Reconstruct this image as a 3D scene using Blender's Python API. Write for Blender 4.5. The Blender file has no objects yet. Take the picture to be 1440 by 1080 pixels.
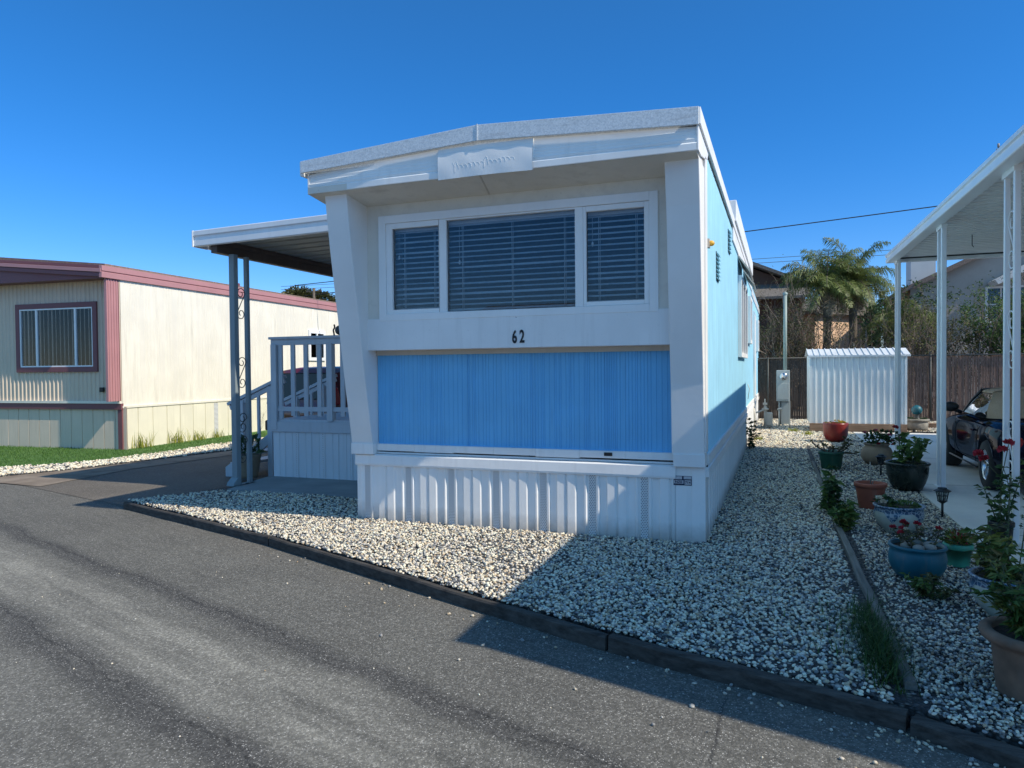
import bpy, math, random
import numpy as np
from mathutils import Vector, Matrix

SC = bpy.context.scene
COL = SC.collection
R = random.Random(7)
NP = np.random.default_rng(11)
rad = math.radians

# ------------------------------------------------------------------ helpers
class MB:
    """collects geometry in world coordinates"""
    def __init__(s):
        s.v = []; s.f = []; s.sm = []
    def add(s, vs, fs, smooth=False):
        o = len(s.v)
        s.v.extend([tuple(map(float, p)) for p in vs])
        for f in fs:
            s.f.append(tuple(i + o for i in f)); s.sm.append(smooth)
        return s
    def box(s, x0, x1, y0, y1, z0, z1):
        v = [(x0,y0,z0),(x1,y0,z0),(x1,y1,z0),(x0,y1,z0),(x0,y0,z1),(x1,y0,z1),(x1,y1,z1),(x0,y1,z1)]
        return s.add(v, [(0,3,2,1),(4,5,6,7),(0,1,5,4),(1,2,6,5),(2,3,7,6),(3,0,4,7)])
    def obox(s, c, ax, ay, hx, hy, z0, z1):
        """box on a turned base: centre c(x,y), unit axis ax (ay across), half sizes"""
        ax = Vector((ax[0], ax[1])); ay = Vector((ay[0], ay[1])); c = Vector((c[0], c[1]))
        q = [c-ax*hx-ay*hy, c+ax*hx-ay*hy, c+ax*hx+ay*hy, c-ax*hx+ay*hy]
        return s.prism([(p.x,p.y) for p in q], 'z', z0, z1)
    def prism(s, poly, axis, a0, a1):
        n = len(poly)
        def P(p, a):
            if axis == 'x': return (a, p[0], p[1])
            if axis == 'y': return (p[0], a, p[1])
            return (p[0], p[1], a)
        area = sum(poly[i][0]*poly[(i+1)%n][1]-poly[(i+1)%n][0]*poly[i][1] for i in range(n))
        flip = (area < 0) ^ (axis == 'y')
        if a1 < a0: a0, a1 = a1, a0
        v = [P(p, a0) for p in poly] + [P(p, a1) for p in poly]
        bot = tuple(reversed(range(n))); top = tuple(range(n, 2*n))
        sides = [(i, (i+1)%n, n+(i+1)%n, n+i) for i in range(n)]
        fs = [bot, top] + sides
        if flip: fs = [tuple(reversed(f)) for f in fs]
        return s.add(v, fs)
    def tube(s, pts, r, n=8, cap=True, smooth=True):
        pts = [Vector(p) for p in pts]
        rs = r if isinstance(r, (list, tuple)) else [r]*len(pts)
        t = [(pts[min(i+1, len(pts)-1)]-pts[max(i-1, 0)]).normalized() for i in range(len(pts))]
        a = Vector((0,0,1)) if abs(t[0].z) < .9 else Vector((1,0,0))
        u = t[0].cross(a).normalized()
        vs = []; 
        for i, p in enumerate(pts):
            u = (u - t[i]*u.dot(t[i]))
            if u.length < 1e-6: u = t[i].orthogonal()
            u.normalize(); w = t[i].cross(u)
            for k in range(n):
                an = 2*math.pi*k/n
                vs.append(p + (u*math.cos(an)+w*math.sin(an))*rs[i])
        fs = []
        for i in range(len(pts)-1):
            for k in range(n):
                k2 = (k+1) % n
                fs.append((i*n+k, i*n+k2, (i+1)*n+k2, (i+1)*n+k))
        s.add(vs, fs, smooth)
        if cap:
            o = len(s.v)-len(vs)
            s.f.append(tuple(o+k for k in reversed(range(n)))); s.sm.append(False)
            s.f.append(tuple(o+(len(pts)-1)*n+k for k in range(n))); s.sm.append(False)
        return s
    def bar(s, p, q, w, h, up=(0,0,1)):
        """rectangular bar from p to q, w across, h along up"""
        p = Vector(p); q = Vector(q); d = (q-p).normalized(); up = Vector(up)
        sd = d.cross(up)
        if sd.length < 1e-5: sd = d.orthogonal()
        sd.normalize(); u = sd.cross(d).normalized()
        v = []
        for c in (p, q):
            for a, b in ((-1,-1),(1,-1),(1,1),(-1,1)):
                v.append(c + sd*(a*w/2) + u*(b*h/2))
        return s.add(v, [(0,3,2,1),(4,5,6,7),(0,1,5,4),(1,2,6,5),(2,3,7,6),(3,0,4,7)])
    def lathe(s, prof, c, n=36, sx=1., sy=1., smooth=True):
        vs = []
        for r, z in prof:
            for k in range(n):
                a = 2*math.pi*k/n
                vs.append((c[0]+r*sx*math.cos(a), c[1]+r*sy*math.sin(a), c[2]+z))
        fs = []
        for i in range(len(prof)-1):
            for k in range(n):
                k2 = (k+1) % n
                fs.append((i*n+k, i*n+k2, (i+1)*n+k2, (i+1)*n+k))
        return s.add(vs, fs, smooth)
    def disc(s, c, r, n=36, sx=1., sy=1.):
        return s.add([(c[0]+r*sx*math.cos(2*math.pi*k/n), c[1]+r*sy*math.sin(2*math.pi*k/n), c[2]) for k in range(n)], [tuple(range(n))])
    def ribbon(s, prof, axis, a0, a1, flip=False):
        """open profile swept along an axis. axis 'z': prof (x,y); 'x': prof (y,z); 'y': prof (x,z)"""
        def P(p, a):
            if axis == 'x': return (a, p[0], p[1])
            if axis == 'y': return (p[0], a, p[1])
            return (p[0], p[1], a)
        n = len(prof)
        v = [P(p, a0) for p in prof] + [P(p, a1) for p in prof]
        f = [(i, i+1, n+i+1, n+i) for i in range(n-1)]
        if flip: f = [tuple(reversed(q)) for q in f]
        return s.add(v, f)
    def sheet(s, poly, z):
        return s.add([(p[0], p[1], z) for p in poly], [tuple(range(len(poly)))])
    def sphere(s, c, r, n=12, m=8, sx=1, sy=1, sz=1):
        prof = [(r*math.sin(math.pi*i/m)+1e-5, -r*math.cos(math.pi*i/m)*sz) for i in range(m+1)]
        return s.lathe(prof, c, n, sx, sy)

def root_of(o):
    while o.parent: o = o.parent
    return o

def build(name, mb, mat, parent=None, loc=None, label=None, bevel=0., seg=2, kind=None):
    me = bpy.data.meshes.new(name)
    off = Vector((0,0,0))
    if parent is not None: off = root_of(parent).location.copy()
    elif loc is not None: off = Vector(loc)
    me.from_pydata([(p[0]-off.x, p[1]-off.y, p[2]-off.z) for p in mb.v], [], mb.f)
    me.polygons.foreach_set('use_smooth', mb.sm)
    for m in (mat if isinstance(mat, (list, tuple)) else [mat]): me.materials.append(m)
    me.update()
    o = bpy.data.objects.new(name, me); COL.objects.link(o)
    if parent is not None: o.parent = parent
    elif loc is not None: o.location = loc
    if label: o['label'] = label
    if kind: o['kind'] = kind
    if bevel:
        b = o.modifiers.new('Bevel', 'BEVEL'); b.width = bevel; b.segments = seg
        b.limit_method = 'ANGLE'; b.angle_limit = rad(40)
    return o

def build_np(name, V, F, mat, parent=None, loc=None, smooth=False, cols=None, kind=None, nper=None):
    """fast mesh from arrays: V (n,3), F (m,k)"""
    off = np.zeros(3)
    if parent is not None: off = np.array(root_of(parent).location)
    elif loc is not None: off = np.array(loc, float)
    V = np.asarray(V, np.float32) - off.astype(np.float32); F = np.asarray(F, np.int32)
    me = bpy.data.meshes.new(name)
    me.vertices.add(len(V)); me.vertices.foreach_set('co', V.ravel())
    k = F.shape[1]
    me.loops.add(F.size); me.loops.foreach_set('vertex_index', F.ravel())
    me.polygons.add(len(F))
    me.polygons.foreach_set('loop_start', np.arange(0, F.size, k, dtype=np.int32))
    me.polygons.foreach_set('loop_total', np.full(len(F), k, np.int32))
    me.polygons.foreach_set('use_smooth', np.full(len(F), smooth, bool))
    if cols is not None:
        a = me.color_attributes.new('Col', 'FLOAT_COLOR', 'POINT')
        c = np.ones((len(V), 4), np.float32); c[:, :cols.shape[1]] = cols
        a.data.foreach_set('color', c.ravel())
    me.update(calc_edges=True)
    me.materials.append(mat)
    o = bpy.data.objects.new(name, me); COL.objects.link(o)
    if parent is not None: o.parent = parent
    elif loc is not None: o.location = loc
    if kind: o['kind'] = kind
    return o

def tag(o, label, cat=None, group=None, kind=None):
    o['label'] = label
    if cat: o['category'] = cat
    if group: o['group'] = group
    if kind: o['kind'] = kind
    return o

def thing(name, label, cat, loc=(0,0,0), group=None):
    o = bpy.data.objects.new(name, None); COL.objects.link(o)
    o.empty_display_size = .2
    o.location = loc
    return tag(o, label, cat, group)

def copy_tree(o, parent=None):
    c = o.copy(); COL.objects.link(c)
    if parent is not None: c.parent = parent
    for ch in list(o.children): copy_tree(ch, c)
    return c

# ------------------------------------------------------------------ materials
def srgb(r, g, b):
    def f(c):
        c /= 255.
        return c/12.92 if c <= .04045 else ((c+.055)/1.055)**2.4
    return (f(r), f(g), f(b), 1)

class NT:
    def __init__(s, name):
        s.m = bpy.data.materials.new(name); s.m.use_nodes = True
        s.t = s.m.node_tree; s.n = s.t.nodes; s.l = s.t.links
        s.bsdf = s.n['Principled BSDF']; s.out = s.n['Material Output']
    def new(s, typ, **kw):
        n = s.n.new(typ)
        for k, v in kw.items(): setattr(n, k, v)
        return n
    def link(s, a, b): s.l.new(a, b)
    def val(s, sock, v):
        if hasattr(v, 'is_output') or isinstance(v, bpy.types.NodeSocket): s.link(v, sock)
        else: sock.default_value = v
    def math(s, op, a, b=None, c=None, clamp=False):
        n = s.new('ShaderNodeMath', operation=op); n.use_clamp = clamp
        s.val(n.inputs[0], a)
        if b is not None: s.val(n.inputs[1], b)
        if c is not None: s.val(n.inputs[2], c)
        return n.outputs[0]
    def mix(s, fac, a, b, blend='MIX'):
        n = s.new('ShaderNodeMix', data_type='RGBA', blend_type=blend)
        s.val(n.inputs[0], fac); s.val(n.inputs[6], a); s.val(n.inputs[7], b)
        return n.outputs[2]
    def ramp(s, fac, stops, interp='LINEAR'):
        n = s.new('ShaderNodeValToRGB'); n.color_ramp.interpolation = interp
        e = n.color_ramp.elements
        while len(e) < len(stops): e.new(.5)
        for i, (p, c) in enumerate(stops):
            e[i].position = p; e[i].color = c if len(c) == 4 else (*c, 1)
        s.val(n.inputs[0], fac)
        return n.outputs[0]
    def rng(s, x, a, b, c=0., d=1.):
        n = s.new('ShaderNodeMapRange'); n.clamp = True
        s.val(n.inputs[0], x); s.val(n.inputs[1], a); s.val(n.inputs[2], b); s.val(n.inputs[3], c); s.val(n.inputs[4], d)
        return n.outputs[0]
    def pos(s):
        return s.new('ShaderNodeNewGeometry').outputs['Position']
    def obj(s):
        return s.new('ShaderNodeTexCoord').outputs['Object']
    def scale(s, v, sc, loc=(0,0,0), rot=(0,0,0)):
        n = s.new('ShaderNodeMapping'); s.link(v, n.inputs[0])
        n.inputs[1].default_value = loc; n.inputs[2].default_value = rot; n.inputs[3].default_value = sc
        return n.outputs[0]
    def noise(s, v, sc, det=3., rough=.55, col=False):
        n = s.new('ShaderNodeTexNoise'); s.link(v, n.inputs['Vector'])
        n.inputs['Scale'].default_value = sc; n.inputs['Detail'].default_value = det; n.inputs['Roughness'].default_value = rough
        return n.outputs['Color' if col else 'Fac']
    def voro(s, v, sc, feat='F1', out='Distance', rnd=1.):
        n = s.new('ShaderNodeTexVoronoi', feature=feat); s.link(v, n.inputs['Vector'])
        n.inputs['Scale'].default_value = sc; n.inputs['Randomness'].default_value = rnd
        return n.outputs[out]
    def bump(s, h, strength=.3, dist=.01):
        n = s.new('ShaderNodeBump'); n.inputs['Strength'].default_value = strength; n.inputs['Distance'].default_value = dist
        s.link(h, n.inputs['Height']); s.link(n.outputs[0], s.bsdf.inputs['Normal'])
    def fin(s, col, rough=.6, metal=0., spec=.5):
        s.val(s.bsdf.inputs['Base Color'], col); s.val(s.bsdf.inputs['Roughness'], rough)
        s.val(s.bsdf.inputs['Metallic'], metal); s.bsdf.inputs['Specular IOR Level'].default_value = spec
        return s.m

def dark(c, k): return (c[0]*k, c[1]*k, c[2]*k, 1)

def paint(name, c, rough=.5, dirt=.18, grime=(.16,.13,.10,1), bump=.06, sc=1., metal=0., streak=True, spec=.4, splash=0.):
    """weathered paint or sheet metal: soft blotches, vertical rain streaks, tiny surface unevenness"""
    t = NT(name); p = t.obj()
    n1 = t.noise(p, 1.6*sc, 5)
    n2 = t.noise(t.scale(p, (9*sc, 9*sc, .7*sc) if streak else (5,5,5)), 1.5, 4)
    n3 = t.noise(p, 38*sc, 3)
    base = t.mix(t.rng(n1, .3, .7), dark(c, .92), dark(c, 1.04))
    f = t.math('MULTIPLY', t.math('MULTIPLY', t.rng(n2, .5, .85), t.rng(n1, .35, .75)), dirt*2, clamp=True)
    col = t.mix(f, base, grime)
    sp = t.math('MULTIPLY', t.rng(n3, .64, .76), dirt*.8)
    col = t.mix(sp, col, grime)
    if splash:
        sz = t.new('ShaderNodeSeparateXYZ'); t.link(p, sz.inputs[0])
        hgt = t.math('ADD', sz.outputs[2], t.math('MULTIPLY', t.noise(p, 9, 4), -.16))
        col = t.mix(t.math('MULTIPLY', t.rng(hgt, .10, -.08), splash), col, (.24,.20,.15,1))
    if bump: t.bump(t.noise(p, 14*sc, 3), bump, .01)
    return t.fin(col, t.rng(n1, .3, .7, rough-.08, rough+.1), metal, spec)

def simple(name, c, rough=.6, var=.15, sc=12., bump=.1, metal=0., spec=.5):
    t = NT(name); p = t.obj()
    n = t.noise(p, sc, 4)
    col = t.mix(t.rng(n, .3, .7), dark(c, 1-var), dark(c, 1+var))
    if bump: t.bump(n, bump, .01)
    return t.fin(col, rough, metal, spec)

def leafmat(name, c1, c2, trans=.25, rough=.5):
    """leaf colours vary from leaf to leaf by a colour attribute"""
    t = NT(name)
    a = t.new('ShaderNodeAttribute', attribute_name='Col')
    s = t.new('ShaderNodeSeparateColor'); t.link(a.outputs['Color'], s.inputs[0])
    col = t.mix(s.outputs[0], c1, c2)
    t.fin(col, rough, 0, .35)
    tr = t.new('ShaderNodeBsdfTranslucent'); t.link(col, tr.inputs[0])
    mx = t.new('ShaderNodeMixShader'); mx.inputs[0].default_value = trans
    t.link(t.bsdf.outputs[0], mx.inputs[1]); t.link(tr.outputs[0], mx.inputs[2])
    t.link(mx.outputs[0], t.out.inputs[0])
    return t.m

def glassmat(name, tint=(.55,.6,.62,1), ior=1.5, rough=.0, boost=1.):
    t = NT(name); t.n.remove(t.bsdf)
    tr = t.new('ShaderNodeBsdfTransparent'); tr.inputs[0].default_value = tint
    gl = t.new('ShaderNodeBsdfGlossy'); gl.inputs['Roughness'].default_value = rough
    fr = t.new('ShaderNodeFresnel'); fr.inputs[0].default_value = ior
    mx = t.new('ShaderNodeMixShader')
    t.link(t.math('MULTIPLY', fr.outputs[0], boost, clamp=True), mx.inputs[0])
    t.link(tr.outputs[0], mx.inputs[1]); t.link(gl.outputs[0], mx.inputs[2])
    t.link(mx.outputs[0], t.out.inputs[0])
    return t.m

M = {}
WH = (.84,.835,.82,1)
M['white'] = paint('white_paint', WH, .5, .18)
M['white_clean'] = paint('white_vinyl', (.86,.86,.845,1), .42, .09, bump=.03, splash=.6)
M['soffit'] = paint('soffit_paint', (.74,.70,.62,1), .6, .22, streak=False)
M['cream_strip'] = paint('cream_strip', (.55,.50,.43,1), .6, .2)
M['stucco'] = None
t = NT('stucco_white'); p = t.obj()
n = t.noise(p, 22, 5); n1 = t.noise(p, 1.3, 4)
t.bump(n, .12, .008)
M['stucco'] = t.fin(t.mix(t.rng(n1,.35,.7), (.82,.815,.80,1), (.74,.73,.71,1)), .75)
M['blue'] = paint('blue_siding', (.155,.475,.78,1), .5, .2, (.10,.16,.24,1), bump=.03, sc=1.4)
M['blue_side'] = paint('blue_siding_sunlit', (.42,.73,.88,1), .5, .10, (.14,.2,.26,1), bump=.03, sc=1.4)  # paler copy of the blue: sunlight on this wall put into the colour
M['galv'] = None
t = NT('galvanised_edge'); p = t.obj()
n = t.voro(p, 90, 'F1', 'Color'); sgal = t.new('ShaderNodeSeparateColor'); t.link(n, sgal.inputs[0])
n1 = t.noise(t.scale(p,(1.2,1.2,9)), 2, 5)
col = t.mix(sgal.outputs[0], (.56,.60,.63,1), (.76,.79,.81,1))
col = t.mix(t.math('MULTIPLY', t.rng(n1,.55,.8), .5), col, (.3,.27,.24,1))
t.bump(t.noise(p, 60, 3), .15, .004)
M['galv'] = t.fin(col, .5, .08)
M['alum'] = paint('white_aluminium', (.82,.83,.84,1), .38, .08, bump=.02, spec=.6)
M['alum_shade'] = paint('awning_pan_paint', (.82,.82,.80,1), .5, .2, bump=.03)
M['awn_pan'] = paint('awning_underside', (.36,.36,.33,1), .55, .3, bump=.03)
M['brown_beam'] = paint('brown_beam', (.10,.065,.05,1), .6, .3)
M['greypost'] = paint('grey_post_paint', (.24,.29,.31,1), .5, .15)
M['iron'] = simple('dark_iron', (.05,.055,.055,1), .55, .3, 30)
M['porch'] = paint('porch_paint', (.52,.56,.60,1), .55, .25)
M['porch_skirt'] = paint('porch_skirting', (.66,.70,.73,1), .5, .14)
M['black'] = simple('black_plastic', (.014,.014,.015,1), .45, .3, 20)
M['darkvoid'] = simple('dark_interior', (.012,.013,.014,1), .9, .2, 5, 0)
M['room'] = simple('room_interior', (.05,.055,.06,1), .9, .3, 3, 0)
M['curtain'] = simple('sheer_curtain', (.085,.10,.095,1), .9, .4, 6, 0)
M['slat'] = paint('blind_slat', (.86,.88,.90,1), .5, .03, bump=0)
M['glass'] = glassmat('window_glass', (.93,.96,.98,1), 1.5, 0, 1.05)
M['glass_dark'] = glassmat('dark_glass', (.18,.22,.23,1), 1.55, 0, 1.8)
M['number'] = simple('number_black', (.012,.013,.016,1), .5, .2, 40)
M['sticker'] = simple('sticker_navy', (.02,.025,.06,1), .5, .2, 60, 0)
M['sticker_lt'] = simple('sticker_pale', (.50,.50,.52,1), .5, .2, 90, 0)
M['ghost'] = simple('faded_plate_script', (.80,.805,.81,1), .5, .06, 60, 0)
M['yellow'] = simple('amber_lens', (.75,.42,.05,1), .3, .1, 20, 0)
M['vent_dark'] = simple('vent_shadow', (.05,.09,.10,1), .7, .2, 20, 0)

# perforated strip: rows of tiny holes drawn by the material of that strip
t = NT('perforated_strip'); p = t.obj()
sx = t.new('ShaderNodeSeparateXYZ'); t.link(p, sx.inputs[0])
row = t.math('FLOOR', t.math('MULTIPLY', sx.outputs[2], 62.))
sh = t.math('MULTIPLY', t.math('MODULO', row, 2.), .5)
fx = t.math('SUBTRACT', t.math('FRACT', t.math('ADD', t.math('MULTIPLY', sx.outputs[0], 46.), sh)), .5)
fz = t.math('SUBTRACT', t.math('FRACT', t.math('MULTIPLY', sx.outputs[2], 62.)), .5)
d = t.math('SQRT', t.math('ADD', t.math('MULTIPLY', fx, fx), t.math('MULTIPLY', fz, fz)))
hole = t.math('SUBTRACT', 1., t.rng(d, .26, .34))
M['perf'] = t.fin(t.mix(hole, (.72,.73,.73,1), (.16,.17,.18,1)), .5)

# pink home
M['pink'] = paint('pink_trim', (.47,.235,.245,1), .5, .2, (.2,.12,.1,1))
M['pinkdark'] = paint('maroon_trim', (.20,.075,.085,1), .5, .2)
M['cream'] = paint('cream_siding', (.82,.775,.66,1), .5, .32, (.30,.27,.22,1), bump=.03)
M['cream_skirt'] = paint('cream_skirting', (.80,.76,.61,1), .55, .2, (.3,.28,.22,1))
M['greenish'] = paint('olive_siding', (.70,.575,.45,1), .55, .3, (.2,.19,.15,1))
M['roof_brown'] = simple('roof_gravel', (.22,.16,.13,1), .9, .4, 25, .4)

# timber
def wood(name, c1, c2, sc=1., rough=.85, axis=0):
    t = NT(name); p = t.pos()
    s = [30*sc,30*sc,30*sc]; s[axis] = 1.6*sc
    n = t.noise(t.scale(p, s, rot=(0,0,0)), 1., 6, .65)
    n1 = t.noise(p, 2.5, 4)
    col = t.mix(t.rng(n,.3,.7), c1, c2)
    col = t.mix(t.math('MULTIPLY', t.rng(n1,.45,.8), .5), col, dark(c1,.6))
    t.bump(n, .6, .008)
    return t.fin(col, rough, 0, .25)
M['timber'] = wood('weathered_timber', (.030,.027,.024,1), (.105,.095,.085,1))
M['board'] = wood('grey_board', (.12,.115,.10,1), (.25,.235,.21,1), axis=1)
M['fence_dark'] = wood('dark_slats', (.045,.036,.032,1), (.115,.09,.078,1), axis=2)
M['fence_red'] = wood('redwood_slats', (.13,.082,.066,1), (.31,.215,.175,1), axis=2)
M['plank'] = wood('shed_sill', (.20,.13,.09,1), (.36,.25,.18,1))
M['bark'] = wood('bark', (.06,.05,.04,1), (.20,.165,.13,1), axis=2)
M['twig'] = simple('bare_twigs', (.21,.16,.125,1), .9, .5, 3, 0)
M['twig_pale'] = simple('pale_branch', (.34,.31,.27,1), .9, .3, 5, 0)

# leaves
M['leaf_dark'] = leafmat('leaf_dark', (.016,.042,.016,1), (.065,.125,.045,1))
M['leaf_mid'] = leafmat('leaf_mid', (.032,.078,.02,1), (.14,.22,.055,1))
M['leaf_olive'] = leafmat('leaf_olive', (.035,.042,.015,1), (.14,.14,.05,1))
M['leaf_yellow'] = leafmat('leaf_yellow', (.06,.09,.02,1), (.22,.23,.05,1))
M['palm'] = leafmat('palm_leaf', (.045,.075,.02,1), (.27,.32,.10,1), .3)
M['palm_dry'] = leafmat('dry_palm', (.12,.085,.05,1), (.34,.26,.16,1), .2)
M['grassblade'] = leafmat('grass_blade', (.035,.10,.014,1), (.13,.25,.05,1), .3)
M['grasslong'] = leafmat('long_grass_blade', (.012,.04,.008,1), (.075,.14,.03,1), .3)
M['weed'] = leafmat('weed_blade', (.16,.20,.03,1), (.48,.46,.08,1), .35)
M['petal_red'] = leafmat('petal_red', (.28,.012,.022,1), (.50,.04,.06,1), .2)
M['petal_pink'] = leafmat('petal_pink', (.32,.03,.10,1), (.55,.14,.22,1), .2)
M['petal_white'] = leafmat('petal_white', (.55,.45,.30,1), (.75,.68,.55,1), .2)
M['petal_yellow'] = leafmat('petal_yellow', (.55,.38,.04,1), (.8,.62,.12,1), .2)
M['stem'] = simple('stem', (.07,.085,.04,1), .8, .3, 20, 0)
M['stem_brown'] = simple('woody_stem', (.12,.095,.07,1), .9, .3, 20, 0)
M['soil'] = simple('potting_soil', (.035,.026,.02,1), 1, .4, 40, .8)

# pots
def glaze(name, c, rough=.25, var=.2):
    t = NT(name); p = t.obj()
    n = t.noise(p, 7, 5); n2 = t.noise(t.scale(p,(10,10,2)), 2, 4)
    col = t.mix(t.rng(n,.3,.7), dark(c,1-var), dark(c,1+var))
    col = t.mix(t.math('MULTIPLY', t.rng(n2,.55,.85), .45), col, (.16,.15,.13,1))
    t.bump(n, .08, .01)
    return t.fin(col, t.rng(n,.3,.7,rough,rough+.2), 0, .5)
M['pot_red'] = glaze('red_glaze', (.22,.022,.018,1))
M['pot_green'] = glaze('green_plastic', (.02,.10,.065,1), .4)
M['pot_tan'] = glaze('tan_clay', (.30,.22,.155,1), .7)
M['pot_black'] = glaze('black_glaze', (.012,.02,.016,1), .18)
M['pot_terra'] = glaze('terracotta', (.30,.085,.05,1), .65)
M['pot_blue'] = glaze('teal_blue_glaze', (.003,.10,.14,1), .4)
M['pot_teal'] = glaze('teal_plastic', (.05,.30,.20,1), .4)
M['pot_old'] = glaze('old_terracotta', (.20,.125,.085,1), .85, .35)
M['pot_rib'] = glaze('ribbed_tan_pot', (.24,.19,.13,1), .7)
M['ceramic'] = glaze('pale_ceramic', (.40,.43,.37,1), .3)
t = NT('patterned_collar'); p = t.obj()
v = t.voro(p, 26, 'DISTANCE_TO_EDGE'); n = t.noise(p, 18, 3)
col = t.mix(t.rng(v,.02,.12), (.32,.38,.42,1), t.mix(t.rng(n,.4,.6), (.018,.05,.11,1), (.05,.12,.2,1)))
M['collar'] = t.fin(col, .3)
M['stone'] = simple('cast_stone', (.26,.25,.22,1), .9, .3, 9, .4)

# metals, walls beyond
M['shed'] = paint('shed_metal', (.76,.80,.82,1), .42, .14, bump=.02, spec=.5)
M['shed_roof'] = paint('shed_roof_metal', (.68,.72,.75,1), .4, .14, (.35,.25,.2,1))
M['box_grey'] = paint('meter_grey', (.40,.45,.46,1), .5, .2)
M['pipe'] = paint('pipe_paint', (.60,.58,.52,1), .55, .3, (.3,.17,.1,1))
M['gasdark'] = simple('chain_wire', (.06,.06,.06,1), .6, .2, 10, 0, .5)
M['gaspipe'] = paint('galv_pipe', (.30,.37,.34,1), .5, .2)
M['brown_wall'] = paint('brown_house_siding', (.115,.066,.048,1), .8, .25)
M['roof_shingle'] = simple('shingles', (.15,.135,.12,1), .95, .35, 14, .4)
M['orange_wall'] = paint('orange_stucco', (.76,.52,.36,1), .85, .15, streak=False)
M['beige_wall'] = paint('beige_stucco', (.40,.36,.32,1), .85, .15, streak=False)
M['beige_trim'] = paint('beige_trim', (.70,.69,.66,1), .6, .1)
M['home_tan'] = paint('tan_siding', (.74,.70,.62,1), .6, .2)
M['utility'] = wood('utility_pole', (.10,.08,.06,1), (.22,.18,.14,1), axis=2)
M['wire'] = simple('wire', (.02,.02,.022,1), .7, .1, 4, 0)
M['wire_thin'] = simple('distant_wire', (.10,.14,.2,1), .8, .1, 4, 0)

# cars
t = NT('navy_car_paint'); t.n.remove(t.bsdf)
df = t.new('ShaderNodeBsdfDiffuse'); df.inputs[0].default_value = (.0035,.0045,.012,1)
gl = t.new('ShaderNodeBsdfGlossy'); gl.inputs['Roughness'].default_value = .05
t.link(t.mix(t.noise(t.obj(), 3, 3), (.80,.84,.92,1), (.92,.94,1,1)), gl.inputs[0])
fr = t.new('ShaderNodeFresnel'); fr.inputs[0].default_value = 1.4
mx = t.new('ShaderNodeMixShader'); t.link(t.math('MULTIPLY', fr.outputs[0], .42, clamp=True), mx.inputs[0])
t.link(df.outputs[0], mx.inputs[1]); t.link(gl.outputs[0], mx.inputs[2]); t.link(mx.outputs[0], t.out.inputs[0])
M['navy'] = t.m
t = NT('red_car_paint'); t.fin(t.mix(t.noise(t.obj(), 2, 3), (.085,.005,.008,1), (.14,.008,.012,1)), .3)
t.bsdf.inputs['Coat Weight'].default_value = 1.; t.bsdf.inputs['Coat Roughness'].default_value = .05
M['redcar'] = t.m
M['softtop'] = simple('tan_canvas', (.42,.30,.20,1), .95, .12, 60, .2)
M['tyre'] = simple('tyre_rubber', (.015,.015,.016,1), .8, .3, 30, .2)
M['chrome'] = simple('alloy', (.62,.63,.65,1), .22, .1, 5, 0, 1.)
M['taillight'] = simple('tail_light', (.35,.01,.012,1), .15, .1, 5, 0)
M['carglass'] = glassmat('car_glass', (.25,.28,.3,1), 1.6, 0, 2.2)
M['lampglass'] = glassmat('lantern_glass', (.7,.75,.75,1), 1.45, .1, 1.2)
# ------------------------------------------------------------------ world, sun, camera
SUN = Vector((1., -.137, .952)).normalized()
w = bpy.data.worlds.new("World"); SC.world = w; w.use_nodes = True
wn = w.node_tree.nodes; wl = w.node_tree.links
sky = wn.new('ShaderNodeTexSky'); sky.sky_type = 'NISHITA'; sky.sun_disc = False
sky.sun_elevation = math.asin(SUN.z); sky.sun_rotation = math.atan2(SUN.x, SUN.y)
sky.air_density = 1.0; sky.dust_density = .0; sky.ozone_density = 3.0; sky.altitude = 0
hs = wn.new('ShaderNodeHueSaturation'); hs.inputs['Saturation'].default_value = 1.31; hs.inputs['Value'].default_value = 1.02; hs.inputs['Hue'].default_value = .503
tcw = wn.new('ShaderNodeTexCoord'); sxw = wn.new('ShaderNodeSeparateXYZ'); wl.new(tcw.outputs['Generated'], sxw.inputs[0])
rw = wn.new('ShaderNodeValToRGB'); e_ = rw.color_ramp.elements   # clear marine air: no yellow band at the horizon
e_[0].position = 0.; e_[0].color = (.74,.86,1.16,1); e_[1].position = .55; e_[1].color = (1.0,1.02,1.05,1)
wl.new(sxw.outputs[2], rw.inputs[0])
mw = wn.new('ShaderNodeMix'); mw.data_type = 'RGBA'; mw.blend_type = 'MULTIPLY'; mw.inputs[0].default_value = 1
wl.new(sky.outputs[0], mw.inputs[6]); wl.new(rw.outputs[0], mw.inputs[7])
wl.new(mw.outputs[2], hs.inputs['Color'])
# added fill for the shaded front: sky brightened overhead and behind the camera
def wr(sock, a, b):
    n = wn.new('ShaderNodeMapRange'); n.interpolation_type = 'SMOOTHSTEP'; n.inputs[1].default_value = a; n.inputs[2].default_value = b
    wl.new(sock, n.inputs[0]); return n.outputs[0]
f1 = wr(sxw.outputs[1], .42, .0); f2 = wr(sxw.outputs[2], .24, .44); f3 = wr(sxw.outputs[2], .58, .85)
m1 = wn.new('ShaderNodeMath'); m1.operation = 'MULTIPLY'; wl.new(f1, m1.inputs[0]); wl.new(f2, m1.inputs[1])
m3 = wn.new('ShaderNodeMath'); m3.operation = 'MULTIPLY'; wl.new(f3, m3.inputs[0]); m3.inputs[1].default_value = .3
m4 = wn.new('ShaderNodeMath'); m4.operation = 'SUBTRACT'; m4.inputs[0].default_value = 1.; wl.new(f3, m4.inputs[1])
m5 = wn.new('ShaderNodeMath'); m5.operation = 'MULTIPLY'; wl.new(m1.outputs[0], m5.inputs[0]); wl.new(m4.outputs[0], m5.inputs[1])
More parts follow.
